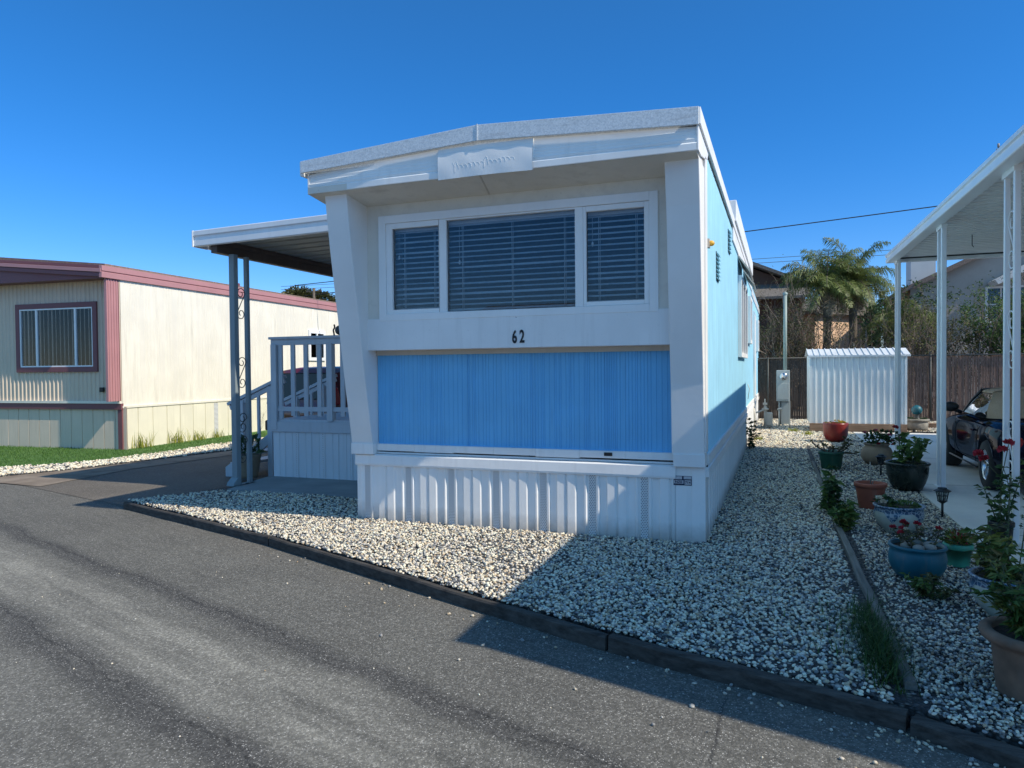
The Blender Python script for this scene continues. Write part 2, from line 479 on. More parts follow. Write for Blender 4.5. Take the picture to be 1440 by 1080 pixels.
mf = wn.new('ShaderNodeMath'); mf.operation = 'MAXIMUM'; wl.new(m5.outputs[0], mf.inputs[0]); wl.new(m3.outputs[0], mf.inputs[1])
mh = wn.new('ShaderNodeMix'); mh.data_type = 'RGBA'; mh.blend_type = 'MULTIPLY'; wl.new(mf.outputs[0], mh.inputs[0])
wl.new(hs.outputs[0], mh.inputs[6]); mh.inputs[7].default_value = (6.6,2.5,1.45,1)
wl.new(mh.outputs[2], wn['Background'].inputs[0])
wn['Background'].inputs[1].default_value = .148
sl = bpy.data.lights.new('sun', 'SUN'); sl.energy = 5.0; sl.angle = rad(.53); sl.color = (1., .905, .75)
so = bpy.data.objects.new('sun', sl); COL.objects.link(so); so.location = (20, -5, 25)
so.rotation_euler = SUN.to_track_quat('Z', 'Y').to_euler()
SC.view_settings.view_transform = 'Standard'; SC.view_settings.look = 'None'; SC.view_settings.exposure = 0
SC.render.engine = 'CYCLES'; SC.cycles.max_bounces = 8; SC.cycles.transparent_max_bounces = 12
SC.cycles.use_denoising = True

CAM = np.array([.635, -6.696, 1.6])
yaw, pit, rol = rad(20.45), rad(-1.2), rad(.52)
fw = Vector((-math.sin(yaw)*math.cos(pit), math.cos(yaw)*math.cos(pit), math.sin(pit)))
r0 = Vector((math.cos(yaw), math.sin(yaw), 0)); u0 = r0.cross(fw)
cr = r0*math.cos(rol) - u0*math.sin(rol); cu = u0*math.cos(rol) + r0*math.sin(rol)
cam = bpy.data.cameras.new('camera'); co = bpy.data.objects.new('camera', cam); COL.objects.link(co)
cam.lens = 1010*36/1440; cam.sensor_width = 36; cam.clip_end = 2000; cam.clip_start = .05
co.matrix_world = Matrix(((cr.x,cu.x,-fw.x,CAM[0]),(cr.y,cu.y,-fw.y,CAM[1]),(cr.z,cu.z,-fw.z,CAM[2]),(0,0,0,1)))
SC.camera = co

# ------------------------------------------------------------------ ground materials
def dk_(col, t, k):
    return t.mix(1., col, (k,k,k,1), 'MULTIPLY')
def asphalt(name, drive=False):
    t = NT(name); p = t.pos()
    s = t.new('ShaderNodeSeparateXYZ'); t.link(p, s.inputs[0])
    X, Y = s.outputs[0], s.outputs[1]
    along = t.math('SUBTRACT', t.math('MULTIPLY', X, .947), t.math('MULTIPLY', Y, .322))
    acr = t.math('ADD', t.math('MULTIPLY', X, .322), t.math('MULTIPLY', Y, .947))
    cv = t.new('ShaderNodeCombineXYZ'); t.link(along, cv.inputs[0]); t.link(acr, cv.inputs[1]); v = cv.outputs[0]
    big = t.noise(p, .8, 5, .6)
    streak = t.noise(t.scale(v, (.35, 2.6, 1)), 1.6, 5, .6)
    streak2 = t.noise(t.scale(v, (.8, 9, 1)), 1.6, 5, .6)
    wob = t.math('MULTIPLY', t.math('SUBTRACT', t.noise(t.scale(v, (.55, .2, 1)), 1.5, 4), .5), .34)
    a = t.math('ADD', acr, wob)
    fine = t.noise(p, 95, 4, .75)
    grain = t.voro(p, 84, 'F1', 'Color'); gg = t.new('ShaderNodeSeparateColor'); t.link(grain, gg.inputs[0])
    grit = t.voro(p, 130, 'F1', 'Distance')
    gsel = t.voro(p, 130, 'F1', 'Color'); gs = t.new('ShaderNodeSeparateColor'); t.link(gsel, gs.inputs[0])
    spec = t.math('MULTIPLY', t.rng(gs.outputs[0], .80, .93), t.rng(grit, .5, .3))
    if drive:
        col = t.mix(t.rng(big,.3,.7), (.082,.073,.063,1), (.135,.12,.104,1))
        col = t.mix(t.math('MULTIPLY', t.rng(fine,.4,.65), .5), col, (.24,.215,.18,1))
        col = t.mix(t.math('MULTIPLY', spec, .5), col, (.4,.38,.34,1))
    else:
        col = t.mix(t.rng(big,.3,.7), (0.087,0.084,0.073,1), (0.129,0.125,0.108,1))
        # bare, worn lane between the two old seams
        worn = t.math('MULTIPLY', t.rng(a, -4.62, -4.25), t.rng(a, -3.62, -3.95))
        wf = t.math('MULTIPLY', worn, t.rng(streak, .36, .62))
        col = t.mix(t.math('MULTIPLY', wf, .85), col, (0.275,0.264,0.224,1))
        far = t.math('MULTIPLY', t.rng(a, -4.62, -4.9), t.rng(streak, .3, .6))
        col = t.mix(t.math('MULTIPLY', far, .5), col, (0.213,0.205,0.177,1))
        near = t.math('MULTIPLY', t.rng(a, -3.55, -3.2), t.rng(streak2, .45, .7))
        col = t.mix(t.math('MULTIPLY', near, .35), col, (0.206,0.196,0.168,1))
        col = t.mix(t.math('MULTIPLY', t.rng(streak2, .55, .75), .35), col, (0.053,0.052,0.047,1))
        # seal bands and their thin cracks
        wob2 = t.math('MULTIPLY', t.math('SUBTRACT', t.noise(t.scale(v, (3.2, .6, 1)), 2.2, 5), .5), .13)
        for c, wd in ((-3.56, .11), (-4.52, .14)):
            dd = t.math('ABSOLUTE', t.math('SUBTRACT', a, c))
            band = t.math('MULTIPLY', t.rng(dd, wd*1.3, wd*.5), t.rng(streak2, .2, .5, .55, 1.))
            col = t.mix(t.math('MULTIPLY', band, .72), col, (.036,.035,.034,1))
            d2 = t.math('ABSOLUTE', t.math('SUBTRACT', t.math('ADD', a, wob2), c+.03))
            cr_ = t.math('MULTIPLY', t.rng(d2, .020, .006), t.rng(streak, .38, .5))
            col = t.mix(t.math('MULTIPLY', cr_, .6), col, (.012,.012,.012,1))
        # a joint running out from the kerb
        wob3 = t.math('MULTIPLY', t.math('SUBTRACT', t.noise(t.scale(v, (.5, 2.5, 1)), 2., 5), .5), .12)
        d3 = t.math('ABSOLUTE', t.math('ADD', t.math('SUBTRACT', X, .36), wob3))
        j = t.math('MULTIPLY', t.rng(d3, .012, .004), t.math('MULTIPLY', t.rng(Y, -4.2, -3.9), t.rng(Y, -2.6, -2.9)))
        col = t.mix(t.math('MULTIPLY', j, .7), col, (.02,.02,.02,1))
        # dusty edge along the timber kerb
        edge = t.math('MULTIPLY', t.rng(acr, -2.75, -2.42), t.rng(big, .35, .65))
        col = t.mix(t.math('MULTIPLY', edge, .5), col, (.13,.115,.095,1))
        col = t.mix(t.math('MULTIPLY', t.rng(fine,.42,.66), .42), col, (.20,.195,.185,1))
        col = t.mix(t.math('MULTIPLY', spec, .85), col, (.50,.48,.44,1))
    col = t.mix(.62, col, t.mix(t.math('POWER', gg.outputs[1], 2.2), dk_(col, t, .62), dk_(col, t, 1.75)))
    h = t.math('ADD', t.math('MULTIPLY', fine, .7), t.math('MULTIPLY', grit, .8))
    t.bump(h, .5, .006)
    return t.fin(col, .88, 0, .3)
M['asphalt'] = asphalt('asphalt'); M['drive'] = asphalt('driveway_asphalt', True)

t = NT('gravel_bed'); p = t.pos()
vc = t.voro(p, 44, 'F1', 'Color'); s = t.new('ShaderNodeSeparateColor'); t.link(vc, s.inputs[0])
vd = t.voro(p, 44, 'F1', 'Distance')
col = t.ramp(s.outputs[0], [(0,(.02,.022,.024)),(.35,(.05,.052,.055)),(.6,(.10,.10,.10)),(.8,(.16,.15,.13)),(.93,(.30,.30,.28))], 'CONSTANT')
col = t.mix(t.rng(vd, .35, .7), col, (.03,.03,.03,1))
t.bump(t.math('SUBTRACT', 1., vd), .9, .02)
M['gravel_base'] = t.fin(col, .8)
t = NT('gravel_stone')
a = t.new('ShaderNodeAttribute', attribute_name='Col'); p = t.pos()
n = t.noise(p, 120, 3)
M['stone_gravel'] = t.fin(t.mix(t.math('MULTIPLY', t.rng(n,.4,.75), .35), a.outputs['Color'], (.10,.09,.08,1)), .7, 0, .35)

t = NT('concrete'); p = t.pos()
n = t.noise(p, 1.1, 6, .65); n2 = t.noise(p, 60, 4); n3 = t.noise(t.scale(p,(1,.25,1)), 2.4, 5)
col = t.mix(t.rng(n,.3,.7), (.60,.585,.55,1), (.74,.72,.68,1))
col = t.mix(t.math('MULTIPLY', t.rng(n3,.55,.8), .5), col, (.40,.385,.36,1))
t.bump(n2, .2, .004)
s = t.new('ShaderNodeSeparateXYZ'); t.link(p, s.inputs[0])
jy = t.math('ABSOLUTE', t.math('SUBTRACT', t.math('FRACT', t.math('MULTIPLY', t.math('ADD', s.outputs[1], .35), .33)), .5))
col = t.mix(t.rng(jy, .004, .001), col, (.10,.10,.10,1))
M['concrete'] = t.fin(col, .85, 0, .3)
t = NT('slab_concrete'); p = t.pos(); n = t.noise(p, 2.2, 6)
M['slab'] = t.fin(t.mix(t.rng(n,.3,.7), (.19,.21,.21,1), (.27,.29,.285,1)), .85)
t = NT('dirt'); p = t.pos(); n = t.noise(p, 3, 6); n2 = t.noise(p, 50, 4)
t.bump(n2, .5, .01)
M['dirt'] = t.fin(t.mix(t.rng(n,.3,.7), (.15,.115,.085,1), (.27,.22,.17,1)), .95)
t = NT('lawn_base'); p = t.pos(); n = t.noise(p, 3, 6)
M['lawn'] = t.fin(t.mix(t.rng(n,.3,.7), (.05,.12,.02,1), (.09,.19,.04,1)), .9)

# ------------------------------------------------------------------ the ground
def struct(name, mb, mat, label=None): 
    return build(name, mb, mat, None, (0,0,0), label, kind='structure')
struct('ground', MB().sheet([(-400,-400),(400,-400),(400,400),(-400,400)], -.135), M['dirt'])
struct('road', MB().sheet([(-60,-45),(60,-45),(60,-26.5),(3.4,-4.05),(1.2,-2.93),(-.95,-2.2),(-4,-.97),(-7.05,.05),(-10.4,1.05),(-60,17)], -.1), M['asphalt'])
DRV = [(-7.05,.05),(-6.6,1.0),(-6.55,16),(-11.2,16),(-9.95,5.8),(-10.25,2.6),(-10.6,1.0)]
struct('driveway', MB().sheet(DRV, -.095), M['drive'])
struct('gravel_bed', MB().prism([(-7.0,.05),(-4,-.93),(-.95,-2.15),(1.2,-2.88),(2.6,-3.6),(2.6,13),(6.2,13),(6.2,18.4),(-4.5,18.4),(-4.5,1.6),(-6.5,1.6)], 'z', -.12, -.012), M['gravel_base'])
struct('dirt_verge', MB().sheet([(-11.4,.9),(-10.55,.9),(-9.7,.85),(-10.0,2.7),(-9.65,5.9),(-10.9,16),(-11.5,16),(-10.5,5.8),(-11.0,2.6),(-11.5,1.2)], -.088), M['dirt'])
struct('concrete_driveway', MB().prism([(2.33,-3.9),(6.2,-3.9),(6.2,12.35),(2.29,12.35),(2.28,9.7),(2.29,3.6),(2.32,.2)], 'z', -.11, .012), M['concrete'])
struct('concrete_slab', MB().prism([(-6.36,1.02),(-3.62,1.02),(-3.62,6),(-6.6,6),(-6.6,2.1)], 'z', -.11, .012), M['slab'])
LAWN = [(-60,-1.6),(-16,1.15),(-12.3,2.05),(-11.5,3.4),(-11.4,16),(-12.7,16),(-60,16)]
struct('lawn', MB().prism(LAWN, 'z', -.13, -.07), M['lawn'])
struct('gravel_strip', MB().prism([(-16,.85),(-11.35,1.25),(-10.85,2.6),(-10.35,5.8),(-11.3,16),(-11.4,16),(-11.5,3.4),(-12.3,2.05),(-16,1.15)], 'z', -.13, -.072), M['gravel_base'])

# ------------------------------------------------------------------ timber edging
def edging(a, b, w, z0, z1, label, roundtop=False):
    a = Vector((*a, 0)); b = Vector((*b, 0)); d = (b-a).normalized(); nrm = Vector((-d.y, d.x, 0))
    mb = MB(); L = (b-a).length; n = max(2, int(L/.35))
    rows = []
    for i in range(n+1):
        c = a + d*(L*i/n); jz = R.uniform(-.006,.006); jn = R.uniform(-.006,.006)
        pr = [(-w/2,z0),(-w/2+.002,z1-.012+jz),(-w/2+.012,z1+jz),(w/2-.012,z1+jz+R.uniform(-.003,.003)),(w/2,z1-.012),(w/2,z0)]
        rows.append([c+nrm*(q[0]+jn)+Vector((0,0,q[1])) for q in pr])
    v = [p for r_ in rows for p in r_]; k = 6
    f = [(i*k+j, (i+1)*k+j, (i+1)*k+j+1, i*k+j+1) for i in range(n) for j in range(k-1)]
    f += [tuple(range(k)), tuple(n*k+j for j in reversed(range(k)))]
    mb.add(v, f)
    o = build('timber_edging', mb, M['timber'], None, ((a+b)/2), label)
    tag(o, label, 'edging board', 'timber edging round the gravel'); return o
edging((-7.02,-.01),(-4.02,-.99), .055, -.115, -.010, 'dark timber kerb board farthest left, curving from the driveway along the gravel')
edging((-4.0,-1.0),(-.34,-2.475), .058, -.115, -.009, 'long dark timber kerb board below the middle of the gravel in sunlight')
edging((-.32,-2.48),(1.19,-2.95), .068, -.115, -.003, 'shaded timber kerb board between the butt joint and the grass clump')
edging((1.215,-2.97),(3.35,-4.07), .085, -.12, -.018, 'rounded timber kerb board lying lower at the bottom right corner')
b_ = edging((1.245,-2.7),(1.175,1.0), .058, -.1, .035, 'thin grey timber board dividing the two gravel beds, near half with the grass')
b_.data.materials[0] = M['board']
b_ = edging((1.175,1.02),(1.15,6.2), .055, -.1, .03, 'thin grey timber board dividing the two gravel beds, far half by the green pot')
b_.data.materials[0] = M['board']

# ------------------------------------------------------------------ gravel stones
def ico():
    t_ = (1+5**.5)/2
    v = np.array([(-1,t_,0),(1,t_,0),(-1,-t_,0),(1,-t_,0),(0,-1,t_),(0,1,t_),(0,-1,-t_),(0,1,-t_),(t_,0,-1),(t_,0,1),(-t_,0,-1),(-t_,0,1)], float)
    v /= np.linalg.norm(v[0])
    f = np.array([(0,11,5),(0,5,1),(0,1,7),(0,7,10),(0,10,11),(1,5,9),(5,11,4),(11,10,2),(10,7,6),(7,1,8),(3,9,4),(3,4,2),(3,2,6),(3,6,8),(3,8,9),(4,9,5),(2,4,11),(6,2,10),(8,6,7),(9,8,1)])
    return v, f
IV, IF = ico()
PAL = np.array([(.90,.84,.70),(.84,.765,.61),(.76,.72,.63),(.48,.49,.49),(.36,.37,.38),(.62,.52,.37),(.46,.36,.25),(.22,.235,.25),(.13,.145,.16),(.075,.085,.10)])
PW = np.array([.20,.16,.13,.11,.10,.09,.05,.08,.06,.02])
def stones(name, P, rr, label, cat, flat=.62, pw=PW, loc=(0,0,0), tint=1.):
    n = len(P)
    S = np.stack([rr*NP.uniform(.85,1.35,n), rr*NP.uniform(.7,1.05,n), rr*NP.uniform(.5,.8,n)*flat/.62], 1)
    a = NP.uniform(0, 2*np.pi, n); b = NP.normal(0, .4, n)
    V = IV[None]*S[:, None, :]*NP.uniform(.82, 1.18, (n, 12, 1))
    ca, sa, cb, sb = np.cos(a)[:,None], np.sin(a)[:,None], np.cos(b)[:,None], np.sin(b)[:,None]
    x, y, z = V[...,0], V[...,1], V[...,2]
    x, z = x*cb - z*sb, x*sb + z*cb
    x, y = x*ca - y*sa, x*sa + y*ca
    V = np.stack([x, y, z], -1) + P[:, None, :]
    F = IF[None] + (np.arange(n)*12)[:, None, None]
    c = PAL[NP.choice(len(PAL), n, p=pw/pw.sum())]*NP.uniform(.85,1.12,(n,1))*tint
    C = np.repeat(np.clip(c*[1.05,1.,.945],0,.9), 12, 0)
    o = build_np(name, V.reshape(-1,3), F.reshape(-1,3), M['stone_gravel'], None, loc, True, C)
    return tag(o, label, cat, None, 'stuff')
def front_edge(x):
    return np.interp(x, [-7.05,-4,-.95,1.2,2.6], [.05,-.95,-2.19,-2.9,-3.65])
def sample(x0, x1, y0, y1, dens):
    n = int((x1-x0)*(y1-y0)*dens)
    return np.stack([NP.uniform(x0,x1,n), NP.uniform(y0,y1,n)], 1)
def in_front(p): return p[:,1] > front_edge(p[:,0])
pts = []; rs = []
def addz(p, r0_, r1_):
    z = NP.uniform(-.019, .008, len(p))
    z += .012*np.sin(p[:,0]*2.3+p[:,1]*1.1)*np.sin(p[:,1]*1.7)
    pts.append(np.c_[p, z]); rs.append(NP.uniform(r0_, r1_, len(p)))
p = sample(-7.05, 1.14, -2.95, .02, 2800); p = p[in_front(p)]
p = p[~((p[:,0]>-3.66)&(p[:,0]<0)&(p[:,1]>-.005))]; addz(p, .0072, .0160)
p = sample(-7.05, -3.6, .02, 1.03, 1900); p = p[p[:,0] > -7.1+.55*p[:,1]]; addz(p, .0085, .0165)
p = sample(.0, 1.14, .02, 5, 2300); addz(p, .0078, .0162)
p = sample(.0, 1.12, 5, 9, 1200); addz(p, .010, .019)
p = sample(.0, 2.28, 9, 13, 1000); addz(p, .014, .025)
p = sample(-.5, 6, 13, 16.9, 500); addz(p, .016, .03)
P_ = np.concatenate(pts); r_ = np.concatenate(rs)
stones('gravel', P_, r_, 'loose pale gravel filling the bed in front of and beside the blue home', 'gravel')
pts = []; rs = []
p = sample(1.28, 2.32, -3.6, 3.5, 3300); p = p[in_front(p)]; addz(p, .0062, .0128)
p = sample(1.2, 2.27, 3.5, 9, 1100); addz(p, .010, .018)
stones('potted_garden_gravel', np.concatenate(pts), np.concatenate(rs), 'finer grey gravel between the dividing board and the concrete drive', 'gravel',
       pw=np.array([.15,.12,.13,.12,.13,.06,.04,.12,.09,.04]))
pts = []; rs = []
p = sample(-16, -10.2, .8, 12, 620)
yl = np.interp(p[:,0], [-16,-12.3,-11.5], [1.15,2.05,3.4]); xr = np.interp(p[:,1], [.8,1.25,2.6,5.8,16], [-13,-11.35,-10.85,-10.35,-11.25])
xl = np.interp(p[:,1], [1.0,2.05,3.4,16], [-30,-12.3,-11.5,-11.4])
p = p[(p[:,0]<xr)&(p[:,0]>xl)&(p[:,1]>np.interp(p[:,0],[-16,-11.35],[.85,1.25]))]; addz(p, .014, .028); pts[0][:,2] -= .062
stones('white_gravel_strip', pts[0], rs[0], 'strip of white gravel between the lawn and the side driveway', 'gravel', pw=np.array([.4,.25,.1,.08,.03,.08,.02,.02,.01,.01]))
# pebbles kicked out on to the road
q = []
for _ in range(200):
    s_ = R.choice((R.uniform(-4,3.2), R.gauss(.9,.7), R.gauss(1.6,.4))); d_ = abs(R.gauss(0,.11))+.07
    if R.random() < .18: d_ += R.uniform(0,.7)
    q.append((s_, float(front_edge(s_))-d_-.03, -.094))
q = np.array(q); stones('loose_pebbles', q, NP.uniform(.005,.014,len(q)), 'scattered loose pebbles on the asphalt beside the timber kerb', 'pebbles', tint=.72)
q = []
for _ in range(160):
    q.append((R.uniform(-9,2), R.uniform(-5.2,-1.0), -.097))
q = np.array(q); q = q[q[:,1] < front_edge(q[:,0])-.2]
stones('road_grit', q, NP.uniform(.003,.007,len(q)), 'tiny pale stones and leaf scraps strewn over the open asphalt', 'grit')
# ------------------------------------------------------------------ the blue and white home
HL = 18.2; HW = -3.66
home = thing('mobile_home', 'blue and white mobile home numbered 62 with overhanging white front', 'mobile home', (-1.83, 0, 0))
def H(name, mb, mat, parent=None, **k): return build(name, mb, M[mat], parent or home, **k)

# profile of fine vertical ridges, deterministic and uneven
def ridges(a0, a1, base, depth, period, rnd, sign=-1):
    pr = []; a = a0
    while a < a1-.002:
        gap = rnd.choice((period*.55, period, period, period*1.6))
        e = min(a+gap, a1)
        g = min(.006, (e-a)*.3)
        pr += [(a, base), (e-g, base), (e-g*.5, base+sign*depth)]
        a = e
    pr.append((a1, base)); return pr

# -- front: lower blue panel, strips, sills
H('blue_panel', MB().ribbon(ridges(-3.44,-.28,.08,.0045,.032,random.Random(3)), 'z', .80, 1.757), 'blue')
for xs_ in (-2.39,-1.66,-.93): H('panel_seam', MB().box(xs_,xs_+.012,.0705,.0745,.805,1.755), 'blue')
H('panel_top_strip', MB().box(-3.44,-.28,.055,.1,1.757,1.81), 'cream_strip')
mb = MB(); a = -3.43
for k in range(7): # sill boards with small uneven laps
    b = a + 3.145/7
    mb.box(a, b-.0005, .03+R.uniform(-.002,.002), .09, .735+R.uniform(-.006,.004), .808)
    a = b
H('sill_trim', mb, 'white', bevel=.003)
H('sill_strip', MB().box(-3.43,-.285,.034,.09,.703,.722), 'white', bevel=.002)
pts = [(.02,.582),(-.026,.578),(-.03,.60),(-.022,.690),(.02,.703)]
H('ledge', MB().prism(pts, 'x', -3.672, -.262), 'white', bevel=.003)
H('sill_plate', MB().box(-.94,-.86,.022,.032,.762,.795), 'black', bevel=.003)
# -- skirting, front
def skirt_profile(a0, a1, base, proud, per, phase):
    """flat vent strip, then two raised ribs each period"""
    rel = [(q*.465, h) for q, h in ((-.075,0),(.068,0),(.085,.8),(.125,.8),(.15,.1),(.28,.1),(.30,1.),(.45,.72),(.475,0),(.50,0),(.51,1.),(.655,.72),(.69,.1),(.83,.1),(.845,.8),(.875,.8),(.905,0))]
    pr = [(a0, base)]; k = -1
    while True:
        c = phase + k*per
        if c > a1+per: break
        for u, h in rel:
            a = c + u*per/.465
            if a0 < a < a1: pr.append((a, base - proud*h))
        k += 1
    pr.append((a1, base)); return pr
H('front_skirting', MB().ribbon(skirt_profile(-3.665,-.26,.004,.021,.4975,-3.536), 'z', -.05, .60), 'white_clean')
mb = MB()
for k in range(7):
    c = -3.536+.4975*k
    H('vent_strip', MB().add([(c-.033,.0025,-.04),(c+.033,.0025,-.04),(c+.033,.0025,.59),(c-.033,.0025,.59)], [(0,1,2,3)]), 'perf')
H('corner_skirting', MB().ribbon([(-.262,-.004),(-.125,-.004),(-.122,-.001),(-.118,-.004),(0,-.004),(.004,0),(.004,.12)], 'z', -.05, .70), 'white_clean')
# registration sticker
st = H('sticker', MB().box(-.285,-.118,-.0085,-.003,.52,.606), 'sticker')
mb = MB()
for (x0,x1,z0,z1) in ((-.280,-.205,.575,.602),(-.190,-.122,.578,.603),(-.278,-.192,.535,.566),(-.182,-.124,.527,.568)):
    mb.box(x0,x1,-.0095,-.0080,z0,z1)
H('sticker_field', mb, 'sticker_lt', st)
def text_mesh(name, body, size, mat, parent, loc, sx=1., bold=0., ext=.002, shear=0., rotz=0.):
    cu_ = bpy.data.curves.new(name, 'FONT'); cu_.body = body; cu_.size = size; cu_.extrude = ext; cu_.offset = bold
    cu_.align_x = 'CENTER'; cu_.align_y = 'CENTER'; cu_.shear = shear; cu_.resolution_u = 4
    tmp = bpy.data.objects.new(name+'_tmp', cu_); COL.objects.link(tmp)
    dg = bpy.context.evaluated_depsgraph_get()
    me = bpy.data.meshes.new_from_object(tmp.evaluated_get(dg))
    bpy.data.objects.remove(tmp); bpy.data.curves.remove(cu_)
    off = root_of(parent).location
    Mx = Matrix.Translation(Vector(loc)-off) @ Matrix.Rotation(rotz,4,'Z') @ Matrix.Rotation(rad(90),4,'X') @ Matrix.Diagonal((sx,1,1,1))
    me.transform(Mx); me.materials.clear(); me.materials.append(M[mat])
    me.name = name
    o = bpy.data.objects.new(name, me); COL.objects.link(o); o.parent = parent
    return o
text_mesh('sticker_text', 'NZE', .030, 'sticker', st, (-.236,-.0100,.550), 1.15, .0008)
text_mesh('sticker_text', '714', .032, 'sticker', st, (-.153,-.0100,.547), 1.05, .0008)

# -- front: upper wall round the window, beam board
WX0, WX1, WZ0, WZ1 = -3.25, -.445, 2.16, 3.17
mb = MB()
yw = -.09
mb.box(-3.46,WX0,yw,.0,2.12,3.42); mb.box(WX1,-.28,yw,.0,2.12,3.42)
mb.box(WX0,WX1,yw,.0,WZ1,3.42); mb.box(WX0,WX1,yw,.0,2.12,WZ0)
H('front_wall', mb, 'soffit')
H('beam_board', MB().box(-3.452,-.285,-.108,.09,1.808,2.135), 'white', bevel=.004)
H('wall_seam', MB().box(-2.052,-2.038,-.094,-.085,3.205,3.325), 'soffit')
mb = MB()
for i, ch in enumerate('62'): pass
nb = text_mesh('house_number', '6', .172, 'number', home, (-1.790,-.1115,1.907), .60, .0042, .003)
nb = text_mesh('house_number', '2', .172, 'number', home, (-1.712,-.1115,1.910), .60, .0042, .003)
for k in range(12):
    x = -1.80+R.gauss(0,.06); z = 2.112+R.gauss(0,.008)
    H('paint_chip', MB().box(x, x+R.uniform(.003,.016), -.1092, -.107, z, z+R.uniform(.002,.007)), 'sticker_lt')

# -- wings at both sides of the front
def wing(x0, x1, prof):
    rows = prof + [(.16,3.40),(.16,.80)]
    return MB().prism(rows, 'x', x0, x1)
LP = [(-.035,.80),(-.16,1.456),(-.285,2.2),(-.40,2.85),(-.475,3.39)]
RP = [(-.04,.80),(-.095,1.45),(-.185,2.0),(-.255,2.5),(-.33,3.0),(-.42,3.39)]
H('wing_wall', wing(-3.70,-3.445,LP), 'stucco', bevel=.006)
H('wing_wall', wing(-.292,-.002,RP), 'stucco', bevel=.006)
H('wing_base', MB().box(-3.705,-3.435,-.052,.16,.70,.815), 'white', bevel=.004)
H('wing_base', MB().box(-.278,.006,-.055,.12,.695,.812), 'white', bevel=.004)
H('corner_trim', MB().box(-.03,.012,.0,.17,.82,3.5), 'white', bevel=.003)
H('corner_bracket', MB().box(-.01,.016,.06,.10,.63,.70), 'black')
# -- overhang: soffit, fascia, roof edge
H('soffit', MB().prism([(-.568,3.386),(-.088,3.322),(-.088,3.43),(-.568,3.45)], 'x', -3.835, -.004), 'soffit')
H('soffit_seam', MB().bar((-2.045,-.10,3.3225),(-1.95,-.56,3.3835),.014,.006), 'cream_strip')
def fascia(x0, x1, nseg, bow):
    prof = [(-.576,3.388),(-.582,3.394),(-.582,3.448),(-.568,3.462),(-.572,3.468),(-.574,3.487),(-.566,3.494),(-.566,3.522),(-.561,3.527),(-.561,3.556),(-.556,3.561),(-.556,3.70)]
    vs = []; n = len(prof)
    for i in range(nseg+1):
        x = x0+(x1-x0)*i/nseg
        by = bow(x)
        vs += [(x, y+by, z if z < 3.6 else 3.59+.10*(1-abs(x+1.95)/1.95)) for y, z in prof]
    fs = [((i+1)*n+j, (i+1)*n+j+1, i*n+j+1, i*n+j) for i in range(nseg) for j in range(n-1)]
    fs = [tuple(reversed(f)) for f in fs]
    return MB().add(vs, fs)
lb = lambda x: .028*max(0, min(1, (-2.95-x)/.85))**1.0
H('fascia', fascia(-3.838,-2.36,20,lb), 'white_clean')
H('fascia', fascia(-1.43,-.004,10,lambda x:0.), 'white_clean')
H('fascia_return', MB().prism([(-.575,3.39),(-.575,3.60),(.30,3.60),(.17,3.50),(-.36,3.40)], 'x', -.006, .012), 'white', bevel=.004)
H('fascia_return', MB().prism([(-.545,3.39),(-.545,3.60),(.2,3.60),(.0,3.40)], 'x', -3.852, -3.838), 'white')
# name plate over the middle of the fascia, buckled, with a ghost of old script
vs = []; nx, nz = 22, 6
for i in range(nx+1):
    for j in range(nz+1):
        x = -2.362+.935*i/nx; z = 3.372+.028*i/nx*0+ (.232)*j/nz
        y = -.592 - .0022*math.sin(i*.9)*math.sin(j*.8) - .004*math.sin(math.pi*j/nz)
        vs.append((x, y, z+.006*math.sin(math.pi*i/nx)))
fs = [(i*(nz+1)+j, (i+1)*(nz+1)+j, (i+1)*(nz+1)+j+1, i*(nz+1)+j+1) for i in range(nx) for j in range(nz)]
npl = H('name_plate', MB().add(vs, fs, True), 'white_clean')
H('plate_back', MB().box(-2.365,-1.428,-.575,-.556,3.385,3.66), 'white_clean', npl)
def plate_y(x, z):
    i = nx*(x+2.362)/.935; z0 = z-.006*math.sin(math.pi*i/nx); j = nz*(z0-3.372)/.232
    return -.592 - .0022*math.sin(i*.9)*math.sin(j*.8) - .004*math.sin(math.pi*j/nz)
sc_ = []
for k in range(150):  # unreadable faded handwriting: one looping line
    u = k/149.
    amp = .042 if u < .07 or .50 < u < .56 else .017
    x = -2.21+.62*u+.010*math.sin(k*.62); z = 3.475+amp*math.cos(k*.62)*(1+.3*math.sin(k*.17))+.025*u
    sc_.append((x, plate_y(x, z)-.0004, z))
H('faded_script', MB().tube(sc_, .0012, 5), 'ghost', npl)
# roof edge band and roof
top = [(-3.895,3.712),(-1.955,3.836),(.016,3.738)]; bot = [(.016,3.592),(-1.955,3.692),(-3.895,3.594)]
H('roof_edge', MB().prism(bot[::-1]+top[::-1], 'y', -.606, -.584), 'galv', bevel=.003)
H('roof_edge_seam', MB().box(-1.962,-1.948,-.611,-.605,3.69,3.84), 'galv')
H('roof', MB().prism([(-3.88,3.6),(.0,3.6),(.0,3.73),(-1.955,3.828),(-3.88,3.704)], 'y', -.552, 11.2), 'galv')
H('rear_roof', MB().prism([(-3.8,3.3),(.02,3.3),(.02,3.46),(-1.955,3.56),(-3.8,3.45)], 'y', 11.2, HL+.15), 'galv')
H('side_roof_edge', MB().box(.0,.03,-.59,11.2,3.60,3.738), 'white', bevel=.004)
H('side_roof_edge', MB().box(-3.91,-3.88,-.59,11.2,3.57,3.708), 'white')
H('side_fascia', MB().box(.004,.02,4.0,11.3,3.40,3.59), 'white')
rr_ = H('raised_roof_box', MB().box(-.55,.055,4.15,10.9,3.70,4.00), 'white', bevel=.01)
